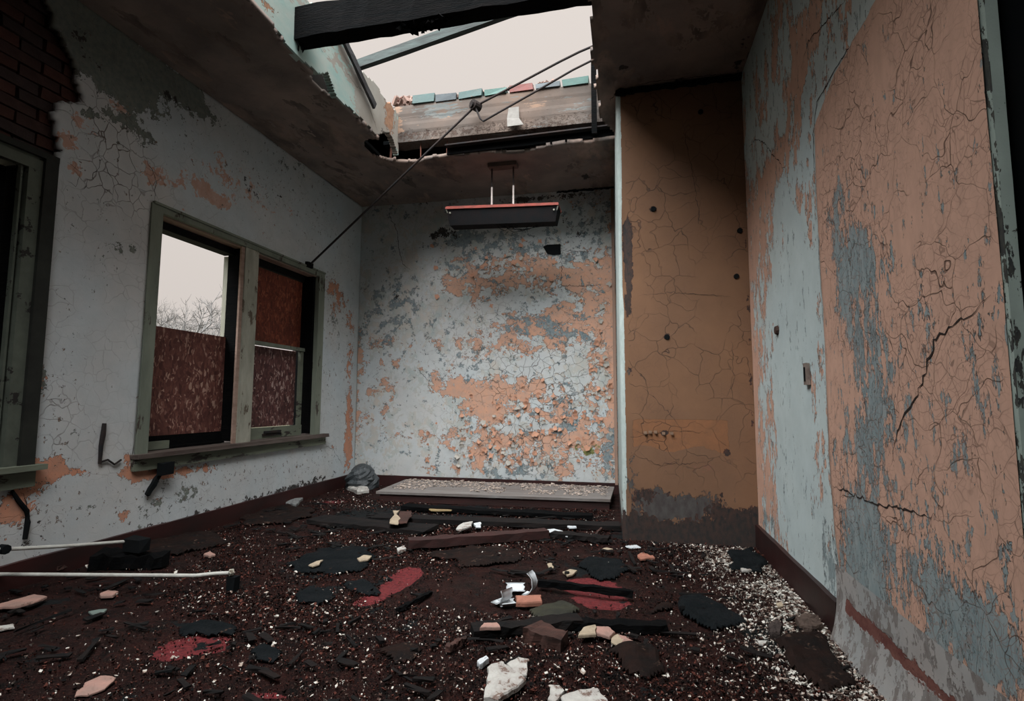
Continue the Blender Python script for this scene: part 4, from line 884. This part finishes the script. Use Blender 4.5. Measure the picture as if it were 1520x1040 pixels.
for i, (pts, mt, lab) in enumerate((([(910, 943), (917, 940), (926, 948), (918, 958), (907, 952)], M_buff, 'buff leftmost tile-like piece of the shattered pink row'),
        ([(918, 941), (930, 944), (932, 950), (924, 952)], M_pinkpl, 'upper pink piece of the shattered row'),
        ([(931, 946), (943, 952), (940, 958), (928, 952)], M_pinkpl, 'middle pink piece of the shattered row'),
        ([(938, 960), (948, 954), (949, 960), (942, 964)], M_buff, 'last small buff piece at the right end of the shattered row'),
        ([(922, 960), (928, 953), (937, 959), (930, 966)], M_buff, 'lower buff piece at the front of the shattered row'))):
    frag('plaster_piece', pts, .009, mt, lab, 'plaster', .02, 0, 2)
frag('plaster_slab', [(712, 931), (718, 924), (738, 923), (743, 930)], .02, M_pinkpl, 'rounded pink plaster piece beside the dark beam', 'plaster', .05)
frag('brick_piece', [(765, 883), (804, 882), (805, 892), (766, 893)], .035, M_orange, 'orange brick sliver beside the white curled shards', 'brick', .02)
frag('plaster_flake', [(111, 1032), (126, 1012), (150, 1001), (172, 1005), (156, 1020), (130, 1030)], .01, M_pinkpl, 'leaf-shaped pink plaster flake at the lower left', 'plaster', .012, .01)
frag('plaster_flake', [(148, 880), (160, 875), (176, 877), (168, 883), (150, 884)], .02, M_pinkpl, 'small pink flake in front of the long white pipe', 'plaster')
frag('plaster_flake', [(131, 907), (145, 904), (159, 903), (152, 911), (140, 914)], .012, simple('teal_flake', (.13, .17, .15), (.09, .11, .1), 9), 'grey-green flake at the left floor', 'plaster')
frag('plaster_flake', [(0, 895), (30, 887), (52, 881), (70, 884), (50, 893), (20, 899), (-20, 900)], .02, M_pinkpl, 'long broken pinkish slab at the left edge of the floor', 'plaster', .02)
frag('plaster_flake', [(128, 841), (140, 837), (151, 838), (146, 842)], .01, M_plaster, 'small grey flake between the two pipes', 'plaster')
frag('plaster_flake', [(-10, 930), (20, 925), (22, 930), (-10, 936)], .012, M_plaster, 'thin white sliver at the far left floor', 'plaster')
frag('plaster_flake', [(302, 822), (312, 817), (320, 822), (310, 825)], .02, M_pinkpl, 'small pink flake behind the end of the white pipe', 'plaster')
frag('plaster_flake', [(458, 838), (470, 832), (480, 830), (474, 837), (464, 840)], .012, M_buff, 'yellowish leaf-like flake on the dark felt', 'plaster', .034)
frag('plaster_flake', [(530, 828), (540, 823), (552, 824), (546, 830), (534, 832)], .014, M_buff, 'buff squarish flake right of the dark felt', 'plaster', .028)
frag('plaster_chunk', [(589, 813), (600, 809), (603, 813), (592, 818)], .03, M_plaster, 'small white chunk at the left end of the red-brown plank', 'plaster')
frag('plaster_flake', [(677, 784), (688, 775), (702, 773), (700, 780), (684, 786)], .02, M_plaster, 'pale oblong flake on the dark boards near the back', 'plaster', .055)
frag('plaster_flake', [(703, 776), (713, 774), (714, 781), (706, 781)], .02, M_shard, 'tiny bright flake right beside the pale oblong one', 'plaster', .04)
frag('plaster_flake', [(810, 785), (822, 784), (850, 793), (842, 796), (824, 792)], .01, M_shard, 'long white curled flake right of the plank end', 'plaster', .03)
frag('plaster_flake', [(842, 780), (855, 778), (856, 782), (845, 783)], .015, M_shard, 'short white flake near the chase, behind the curled one', 'plaster', .03)
frag('plaster_flake', [(946, 824), (950, 820), (968, 822), (972, 827), (950, 829)], .02, M_orange, 'bright salmon flake in front of the chase', 'plaster')
frag('plaster_flake', [(812, 836), (818, 834), (822, 842), (818, 846)], .015, M_buff, 'small cream flake at centre floor', 'plaster')
frag('plaster_flake', [(835, 848), (846, 844), (857, 846), (850, 852), (842, 854)], .015, M_buff, 'mossy buff flake left of the black felt heap', 'plaster')
frag('plaster_flake', [(890, 815), (900, 812), (910, 814), (905, 817)], .01, M_buff, 'thin buff flake left of the salmon one', 'plaster')
frag('plaster_flake', [(928, 810), (945, 808), (952, 812), (936, 813)], .01, M_shard, 'white sliver at the foot of the chase', 'plaster')
frag('plaster_flake', [(1098, 840), (1110, 838), (1116, 845), (1102, 846)], .02, M_plaster, 'pale lump among the rubble in front of the right baseboard', 'plaster')
frag('plaster_flake', [(1152, 894), (1160, 893), (1163, 899), (1154, 900)], .015, M_buff, 'cream chip in the rubble along the right wall', 'plaster')
frag('plaster_flake', [(1124, 950), (1140, 950), (1134, 956), (1126, 955)], .01, M_plaster, 'pale triangular flake on the brown felt at lower right', 'plaster', .05)
frag('paper_scrap', [(578, 776), (583, 757), (593, 757), (591, 777)], .012, M_buff, 'upright cream paper scrap on the dark boards', 'paper', .07, .01)
frag('cardboard_scrap', [(592, 776), (594, 758), (610, 758), (612, 765), (604, 775)], .012, M_lightwood, 'brown cardboard scrap beside the cream paper scrap', 'cardboard', .07)
frag('wood_scrap', [(636, 754), (645, 752), (672, 753), (670, 757), (640, 757)], .015, simple('yellow_wood', (.25, .18, .08), (.18, .13, .07), 9), 'yellowish wood scrap in front of the long raised board', 'wood', .03)
frag('masonry_lump', [(1180, 915), (1195, 909), (1215, 912), (1222, 925), (1205, 930), (1186, 926)], .05, simple('brown_lump', (.05, .035, .028), (.1, .07, .055), 20, bump=1, dist=.01), 'brown rubble lump against the right baseboard', 'rubble', .01, .01)
frag('masonry_lump', [(1140, 925), (1152, 918), (1162, 926), (1158, 938), (1143, 937)], .05, simple('dark_lump', (.03, .022, .02), (.06, .045, .04), 20, bump=1, dist=.01), 'dark rubble lump left of the brown one', 'rubble', .01, .01)

# curled ceramic-like paint shards
def shard(pts3, lab, r=.05, ang=2.2, L=.12, dirv=(1, 0, 0), tilt=.6, twist=0):
    dirv = np.array(dirv, float); dirv /= np.linalg.norm(dirv); up = np.array([0, 0, 1.]); sd = np.cross(dirv, up); sd /= np.linalg.norm(sd); up = np.cross(sd, dirv)
    vs = []; n, mseg = 9, 4
    for th in (0, .004):
        for i in range(n):
            t = -ang/2+ang*i/(n-1)+tilt
            for j in range(mseg):
                e = (j/(mseg-1)-.5)*L*(1-.25*math.sin(i*1.9+j)**2)
                rr = r+th
                vs.append(np.array(pts3)+dirv*e+sd*rr*math.sin(t)-up*rr*math.cos(t)+up*r*1.02)
    fs = []; k = n*mseg
    for i in range(n-1):
        for j in range(mseg-1):
            a = i*mseg+j; fs.append((a, a+1, a+mseg+1, a+mseg)); fs.append((k+a+mseg, k+a+mseg+1, k+a+1, k+a))
    rim = [j for j in range(mseg)]+[i*mseg+mseg-1 for i in range(1, n)]+[(n-1)*mseg+j for j in range(mseg-2, -1, -1)]+[i*mseg for i in range(n-2, 0, -1)]
    for a, b in zip(rim, rim[1:]+rim[:1]): fs.append((a, b, b+k, a+k))
    return thing('curled_shard', MB().add(vs, fs), M_shard, lab, 'shard', smooth=True)
shard(on('z', .02, 742, 892), 'leftmost white curled shard standing on the floor', .045, 2.4, .08, (.6, 1, 0), .8)
shard(on('z', .02, 778, 880), 'tallest white curled shard with a pink inner face', .055, 2.6, .06, (.3, 1, 0), 1.3)
shard(on('z', .02, 765, 876), 'white jagged shard leaning on the tallest one', .05, 1.6, .10, (1, .2, 0), -.2)
shard(on('z', .015, 754, 897), 'bluish white shard lying in front of the other curled shards', .05, 1.7, .08, (1, .5, 0), .1)

# boards and timbers on the floor
def plank(name, p, q, wd, ht, mat, lab, cat='plank', z=.03, jit=.004, n=12, z2=None, up=(0, 0, 1), taper=1):
    a = on('z', z, *p); b = on('z', z if z2 is None else z2, *q)
    return thing(name, MB().beam(a, b, wd, ht, n=n, jit=jit, up=up, taper=taper), mat, lab, cat)
# long raised board at the back wall
rb = empty('raised_board', (-1.3, 5.2, 0), 'long flat board lying raised along the foot of the back wall', 'board')
a, b, c, d = on('z', .10, 558, 729), on('z', .10, 906, 741), on('z', .10, 912, 722), on('z', .10, 602, 711)
vs = [a, b, c, d]; t = np.array([0, 0, .022])
M_top = simple('grey_board_top', (.20, .19, .18), (.11, .09, .08), 8, stretch=(.4, 4, 1), bump=.5)
MB().add([v for v in vs]+[v-t for v in vs], [(0, 1, 2, 3), (7, 6, 5, 4), (0, 4, 5, 1), (1, 5, 6, 2), (2, 6, 7, 3), (3, 7, 4, 0)]).build('top', M_top, rb)
a2, b2, c2, d2 = [v-t+np.array([.03 if i in (0, 3) else -.01, .02 if i < 2 else -.02, 0]) for i, v in enumerate(vs)]
q = [a2, b2, c2, d2]
MB().add([v for v in q]+[np.array([v[0], v[1], .005]) for v in q], [(0, 1, 2, 3), (7, 6, 5, 4), (0, 4, 5, 1), (1, 5, 6, 2), (2, 6, 7, 3), (3, 7, 4, 0)]).build('side_panel', M_redpl, rb)
m = MB()
for i in range(2600):
    s, u = rng.uniform(.02, .98), rng.uniform(.12, 1)**.8
    p = (a*(1-s)+b*s)*(1-u)+(d*(1-s)+c*s)*u
    if vnoise(np.array([s*14.]), np.array([u*3.]), 3)[0]+u*.45+s*.15 < .62: continue
    r = rng.uniform(.004, .014)*(1+(rng.random() < .05)); h = r*.5; an = rng.uniform(0, 6.28)
    qv = [p+np.array([r*math.cos(an+k*1.57)*rng.uniform(.6, 1.2), r*math.sin(an+k*1.57)*rng.uniform(.6, 1.2), h*rng.uniform(.2, 1.4)]) for k in range(4)]
    m.add(qv+[p+np.array([0, 0, .001])], [(0, 1, 2, 3), (0, 4, 1), (1, 4, 2), (2, 4, 3), (3, 4, 0)])
o = m.build('fallen_paint_chips', simple('chip_litter', (.52, .44, .38), (.36, .28, .23), 60, bump=0), None, (-1.3, 5.2, .1)); tag(o, 'pale paint chips scattered on the long raised board', 'chips', kind='stuff')

plank('timber', (606, 806), (812, 791), .09, .05, M_redpl, 'red-brown timber lying across the floor before the back boards', z=.05)
plank('charred_plank', (556, 768), (920, 781), .15, .035, M_char2, 'long black plank nearest to the raised board', z=.03)
plank('charred_plank', (600, 752), (880, 766), .12, .03, M_char, 'black plank close behind the longest black plank', z=.03, jit=.006)
plank('charred_plank', (470, 770), (640, 787), .22, .03, M_char2, 'black plank end on the left beside the cream paper scrap', z=.025, jit=.006)
plank('lath', (800, 864), (940, 881), .03, .03, M_char, 'thin black lath crossing the red floor patch', z=.04)
plank('charred_plank', (700, 936), (860, 922), .07, .035, M_char2, 'dark charred plank beside the rounded pink plaster piece', z=.035, jit=.006)
plank('charred_plank', (850, 926), (990, 930), .06, .03, M_char, 'black plank ending right of the shattered pink row', z=.03, jit=.005)
plank('log_piece', (786, 938), (838, 953), .10, .06, M_lightwood, 'short splintered brown log with pale grain at centre', z=.03, jit=.008, n=8, taper=.8)
plank('lath', (1010, 905), (1060, 907), .03, .02, M_char, 'short black lath left of the grey felt sheet', z=.02)
plank('lath', (83, 844), (158, 817), .03, .02, M_lightwood, 'dim brown lath slanting between the two white pipes', z=.04)
plank('charred_plank', (-30, 838), (120, 828), .18, .05, M_char, 'black plank under the white pipe near the left wall', z=.05, jit=.008)
plank('charred_plank', (820, 792), (905, 800), .10, .03, M_char2, 'dark plank stub in front of the chase corner', z=.03, jit=.006)
plank('lath', (882, 796), (900, 776), .012, .012, M_lightwood, 'thin stick leaning beside the chase corner', z=.03)
plank('lath', (640, 879), (590, 905), .02, .015, M_char, 'thin dark lath beside the long red floor patch', z=.02)
plank('lath', (664, 962), (690, 948), .02, .02, M_lightwood, 'short brown stick left of the charred plank', z=.03)

# pipes on the floor
def pipe(pts, r, lab, endmat=None):
    e = empty('steel_pipe', tuple(pts[0]), lab, 'pipe'); MB().tube(pts, r, 10).build('tube', simple('pale_conduit', (.48, .48, .44), (.3, .29, .26), 20, rough=.5, spec=.5), e); return e
P_ = [on('z', .10, *q) for q in ((-60, 852), (0, 852), (150, 853), (290, 854), (318, 851), (340, 850))]
e = pipe(P_, .009, 'long white conduit pipe lying across the left floor')
c = on('z', .10, 347, 849); MB().tube([P_[-1], c], .017, 8).build('end_fitting', M_cream, e); MB().box(c+np.array([-.02, -.02, -.09]), c+np.array([.02, .02, -.02]), jit=.004).build('end_block', M_black, e)
P_ = [on('z', .14, *q) for q in ((-50, 822), (5, 816), (100, 810), (192, 803))]
P_ = [on('z', z, *q) for z, q in ((.262, (-14, 816)), (.25, (5, 815)), (.20, (100, 810)), (.15, (192, 803)))]
e = pipe(P_, .009, 'shorter white pipe near the left wall ending in a black block')
c = P_[-1]; MB().box(c+np.array([-.01, -.035, -.045]), c+np.array([.11, .035, .022]), jit=.006).build('end_block', M_black, e)
MB().tube([P_[1]+np.array([-.02, 0, 0]), P_[1]+np.array([.02, 0, 0])], .022, 8).build('coupling', M_black, e)

c = on('z', .15, 192, 803); thing('charred_timber', MB().beam((c[0]-.16, c[1]-.04, .05), (c[0]+.20, c[1]+.05, .045), .13, .095, n=12, jit=.012, taper=.7), M_char, 'black charred timber carrying the end block of the shorter white pipe', 'timber')
# felt sheets
def felt(pts, mat, lab, z=.008, th=.004, wv=.03):
    poly = np.array(fpoly(pts, z)); lo, hi = poly.min(0)-.05, poly.max(0)+.05; h = max(.012, (hi-lo).max()/60)
    gx, gy = np.arange(lo[0], hi[0], h), np.arange(lo[1], hi[1], h); X, Y = np.meshgrid(gx, gy, indexing='ij'); sd = int(rng.integers(1000))
    amp = .065*np.linalg.norm(hi-lo)
    WX = X+amp*(fbm(X*6, Y*6, 2, sd)-.5)*2.4; WY = Y+amp*(fbm(X*6+40, Y*6, 2, sd+3)-.5)*2.4
    IN = inpoly(WX, WY, poly)
    soft = IN.astype(float)
    for _ in range(4):
        q = np.pad(soft, 1); soft = (q[:-2, 1:-1]+q[2:, 1:-1]+q[1:-1, :-2]+q[1:-1, 2:]+q[1:-1, 1:-1])/5
    Z = .009+wv*.55*np.clip(soft*2-.9, 0, 1)*(.25+1.1*np.abs(fbm(X*7, Y*7, 4, sd+5)-.5)*2+.5*fbm(X*3, Y*3, 2, sd+6))+.006*fbm(X*30, Y*30, 2, sd)
    cell = IN[:-1, :-1] & IN[1:, :-1] & IN[1:, 1:] & IN[:-1, 1:]
    idx = -np.ones(X.shape, int); vs = []; fs = []
    def vid(i, j):
        if idx[i, j] < 0: idx[i, j] = len(vs); vs.append((X[i, j], Y[i, j], Z[i, j]))
        return idx[i, j]
    for i, j in zip(*np.nonzero(cell)): fs.append((vid(i, j), vid(i+1, j), vid(i+1, j+1), vid(i, j+1)))
    n = len(vs); eb = {}
    for f in fs:
        for a_, b_2 in zip(f, f[1:]+f[:1]): eb[(a_, b_2)] = eb.get((a_, b_2), 0)+1
    side = [(b_2, a_, a_+n, b_2+n) for (a_, b_2) in eb if (b_2, a_) not in eb]
    vs = vs+[(p[0], p[1], p[2]-th) for p in vs]; fs = fs+[tuple(q+n for q in f[::-1]) for f in fs]+side
    return thing('roofing_felt', MB().add(vs, fs), mat, lab, 'felt')
felt([(430, 832), (480, 816), (540, 812), (560, 826), (530, 848), (470, 856), (425, 850)], M_felt, 'large black felt sheet under the yellowish flake')
felt([(505, 865), (540, 862), (562, 872), (568, 882), (540, 884), (515, 876)], M_felt, 'blue-black felt piece left of the long red patch')
felt([(430, 885), (455, 868), (490, 872), (500, 888), (470, 900), (440, 898)], M_felt, 'blue-black felt piece in front of the large black sheet')
felt([(858, 838), (880, 826), (925, 830), (938, 845), (920, 858), (900, 868), (880, 858)], M_felt, 'black felt heap behind the right red patch')
felt([(1012, 888), (1050, 886), (1085, 905), (1105, 930), (1060, 936), (1015, 915)], M_felt, 'grey-black felt sheet on the right floor', wv=.05)
felt([(905, 968), (940, 955), (975, 962), (992, 998), (960, 1008), (925, 995)], M_feltb, 'brown matted felt piece right of the shattered row', wv=.05)
felt([(1140, 950), (1175, 938), (1225, 945), (1240, 975), (1265, 1020), (1215, 1030), (1170, 985)], M_feltb, 'large brown-black felt sheet along the right rubble', wv=.07)
felt([(365, 970), (395, 955), (420, 968), (405, 985), (375, 985)], M_felt, 'blue-black felt scrap at lower left', wv=.02)
felt([(262, 930), (300, 922), (350, 930), (340, 946), (300, 950), (270, 945)], M_felt, 'black felt scrap behind the left red patch', wv=.03)
felt([(555, 965), (600, 952), (625, 962), (610, 985), (570, 988)], M_feltb, 'rusty brown felt scrap at lower centre', wv=.04)
felt([(350, 762), (420, 750), (470, 756), (440, 775), (370, 780)], M_feltb, 'brown felt piece along the left wall', wv=.04)
felt([(200, 805), (260, 795), (330, 790), (340, 806), (260, 822), (210, 820)], M_feltb, 'brown felt heap beside the black pipe block', wv=.05)
felt([(640, 820), (720, 812), (790, 818), (760, 838), (680, 842)], M_feltb, 'brown felt strip in front of the red-brown timber', wv=.03)
felt([(1080, 820), (1120, 815), (1140, 835), (1125, 850), (1085, 845)], M_felt, 'black felt scrap at the foot of the chase by the right wall', wv=.05)
felt([(780, 905), (830, 893), (870, 905), (850, 920), (800, 925)], simple('mossy_felt', (.03, .03, .018), (.015, .015, .012), 9), 'mossy dark felt scrap beside the right red patch', wv=.04)
felt([(980, 900), (1000, 895), (1005, 905), (960, 915)], M_feltb, 'narrow brown felt scrap between the red patch and grey sheet', wv=.03)

# crumpled bag in the back left corner
m = MB(); c0 = np.array([-2.80, 5.38, .0]); vs = []; fs = []; nr, ns = 12, 18
for i in range(nr+1):
    ph = math.pi/2*i/nr
    for j in range(ns):
        t = 2*math.pi*j/ns; k = 1+.32*math.cos(ph)**.5*(fbm(np.array([math.cos(t)*3+i*.35+5]), np.array([math.sin(t)*3+i*.6+5]), 3, 4)[0]-.5)*2
        vs.append(c0+np.array([.17*math.cos(ph)*math.cos(t)*k, .17*math.cos(ph)*math.sin(t)*k, .26*math.sin(ph)+.01]))
for i in range(nr):
    for j in range(ns): a_, b_2 = i*ns+j, i*ns+(j+1) % ns; fs.append((a_, b_2, b_2+ns, a_+ns))
m.add(vs, fs); thing('crumpled_bag', m, simple('grey_plastic', (.05, .06, .065), (.015, .018, .02), 7, rough=.45, spec=.5, bump=.8, dist=.02), 'crumpled dark grey plastic bag in the back left corner', 'bag')
frag('crumpled_paper', [(516, 722), (528, 714), (545, 716), (548, 726), (530, 729)], .06, M_plaster, 'crumpled pale paper in front of the grey bag', 'paper', .01, .02)
frag('crumpled_paper', [(424, 745), (435, 733), (450, 738), (440, 748)], .04, simple('grey_rag', (.2, .21, .2), (.12, .12, .12), 15), 'grey crumpled scrap against the left baseboard', 'rag', .01, .02)

# tiny chips everywhere: nobody could count them
def chips(n, sampler, mat, lab, smin, smax, seed):
    r = np.random.default_rng(seed); pos = sampler(r, n); n = len(pos)
    s = smin*(smax/smin)**(r.random(n)**2.2)
    an = r.random((n, 1))*6.28+np.array([[0, 1.57, 3.14, 4.71]]); rad = s[:, None]*r.uniform(.5, 1.2, (n, 4))
    X = pos[:, :1]+rad*np.cos(an); Y = pos[:, 1:2]+rad*np.sin(an)
    g = .02*fbm(pos[:, 0]*3.1, pos[:, 1]*3.1, 4, 3)
    tx = r.normal(0, .35, (n, 2))
    Z = g[:, None]+.004+s[:, None]*.5+(X-pos[:, :1])*tx[:, :1]+(Y-pos[:, 1:2])*tx[:, 1:]
    top = np.stack([X, Y, Z], -1); bot = np.stack([pos[:, :1], pos[:, 1:2], (g-.002)[:, None]], -1)
    V = np.concatenate([top, bot], 1).reshape(-1, 3); b = np.arange(n)[:, None]*5
    q = (b+np.array([[0, 1, 2, 3]])).tolist(); F = q
    for a_, c_ in ((0, 1), (1, 2), (2, 3), (3, 0)): F = F+(b+np.array([[a_, 4, c_]])).tolist()
    me = bpy.data.meshes.new('chips'); me.from_pydata(V.tolist(), [], F); me.materials.append(mat)
    o = bpy.data.objects.new('debris_chips', me); COL.objects.link(o); tag(o, lab, 'debris', kind='stuff'); return o
def rnd_mat(name, cols):
    n = NT(name, .85, .08); f = n.noise(45, 0, .5); c = cols[0]
    for i, cc in enumerate(cols[1:]): c = n.mix(n.ramp(f, .40+i*.12, .46+i*.12), c, cc)
    n.color(c); return n.m
RED = [fpoly(p, 0) for p in ([(530, 908), (560, 880), (605, 845), (632, 842), (625, 865), (590, 885)], [(835, 868), (880, 853), (945, 862), (940, 905), (860, 905)], [(230, 985), (290, 955), (330, 935), (332, 962), (290, 978)])]
def clear(p, r):
    k = np.zeros(len(p), bool)
    for q in RED: k |= inpoly(p[:, 0]+r.normal(0, .012, len(p)), p[:, 1]+r.normal(0, .012, len(p)), q)
    return ~(k & (r.random(len(p)) < .93))
def s_all(r, n):
    p = np.stack([r.uniform(XL+.05, XR-.03, n*3), r.uniform(.7, YB-.1, n*3)], 1)
    d = fbm(p[:, 0]*1.3, p[:, 1]*1.3, 4, 77); keep = (r.random(len(p)) < np.clip((d-.38)*3.2, .03, 1)) & clear(p, r); p = p[keep]
    ok = ~((p[:, 1] > YP-.02) & (p[:, 0] > -.12)) & ~((p[:, 1] > 4.75) & (p[:, 0] > -2.5)); return p[ok][:n]
def s_right(r, n):
    y = r.uniform(1.0, 3.8, n*2); x = XR-.03-np.abs(r.normal(0, .2, n*2))-.05*np.clip(y-3.2, 0, 1)*r.random(n*2)*6
    k = (x > -.1) & (r.random(n*2) < np.clip(fbm(x*5, y*5, 3, 5)*2-.35, .1, 1)); return np.stack([x, y], 1)[k][:n]
def s_front(r, n):
    p = np.stack([r.normal(-.55, .75, n*2), r.uniform(1.0, 2.4, n*2)], 1); k = (p[:, 0] < XR-.05) & (p[:, 0] > XL+.1) & clear(p, r); return p[k][:n]
M_ch1 = rnd_mat('pale_chip_mix', [(.06, .035, .028), (.30, .24, .20), (.52, .50, .45)])
M_ch2 = rnd_mat('brown_chip_mix', [(.004, .004, .004), (.018, .007, .006), (.075, .026, .019)])
chips(6000, s_all, M_ch1, 'tiny pale paint chips strewn over the whole dark floor', .0016, .012, 1)
chips(42000, s_all, M_ch2, 'small brown and charred crumbs covering the floor', .002, .010, 2)
chips(13000, s_right, M_ch1, 'dense pale plaster grit along the foot of the right wall', .002, .010, 3)
chips(5200, s_front, M_ch1, 'bright plaster crumbs over the near floor', .0015, .009, 5)
chips(14000, s_front, M_ch2, 'brown crumbs over the near floor', .0015, .008, 6)

m = MB(); rs = np.random.default_rng(31)
for i in range(750):
    x, y = rs.uniform(XL+.1, XR-.1), rs.uniform(1.1, 4.7)
    if (y > YP-.1 and x > -.2) or fbm(np.array([x*1.1]), np.array([y*2.2]), 3, 91)[0] < .5: continue
    L = rs.uniform(.02, .11)*(1+(rs.random() < .1)); an = rs.normal(.1, .9); z = .02*fbm(np.array([x*3.1]), np.array([y*3.1]), 4, 3)[0]+.01
    d = np.array([math.cos(an), math.sin(an), rs.normal(0, .06)])*L/2; c = np.array([x, y, z+.004])
    m.beam(c-d, c+d, rs.uniform(.006, .028), rs.uniform(.003, .009), n=2, jit=.003)
o = m.build('charred_splinters', M_char2, None, (0, 0, 0)); tag(o, 'thin charred splinters scattered over the whole floor', 'debris', kind='stuff')

# curled paint flakes on the lower back wall, each one a part of the wall
fm = [simple('peach_flake', (.60, .30, .19), (.5, .28, .19), 14, bump=.2), simple('pale_flake', (.46, .46, .42), (.38, .33, .28), 14, bump=.2)]
flm = []
for i in range(8):
    n = 5; s = 1.0; vs = []; cv = rng.uniform(.3, .8)
    for a_ in range(n):
        for b2_ in range(3):
            x = (a_/(n-1)-.5)*(1+.3*math.sin(b2_*2+i)); z = (b2_/2-.5)*(1+.3*math.sin(a_*1.7+i)); vs.append((x, -cv*(z+.5)**2*.6-.04, z))
    fs = [(a_*3+b2_, (a_+1)*3+b2_, (a_+1)*3+b2_+1, a_*3+b2_+1) for a_ in range(n-1) for b2_ in range(2)]
    me = bpy.data.meshes.new('paint_flake'); me.from_pydata(vs, [], fs); me.materials.append(fm[0] if i < 6 else fm[1]); flm.append(me)
for i in range(240):
    c = random.choice(((760, 660, 55, 22), (860, 645, 35, 32), (700, 650, 40, 30), (890, 560, 14, 60), (820, 600, 50, 30), (760, 400, 70, 30)))
    x, y = random.gauss(c[0], c[2]), random.gauss(c[1], c[3])
    if not (630 < x < 908 and 350 < y < 700): continue
    p = on('y', YB-.015, x, y); o = bpy.data.objects.new('paint_flake', random.choice(flm)); COL.objects.link(o); o.parent = wb
    s = random.uniform(.02, .05); o.location = tuple(p); o.scale = (s, s, s*random.uniform(.7, 1.2)); o.rotation_euler = (0, random.uniform(-.9, .9)+(3.14 if random.random() < .3 else 0), 0)
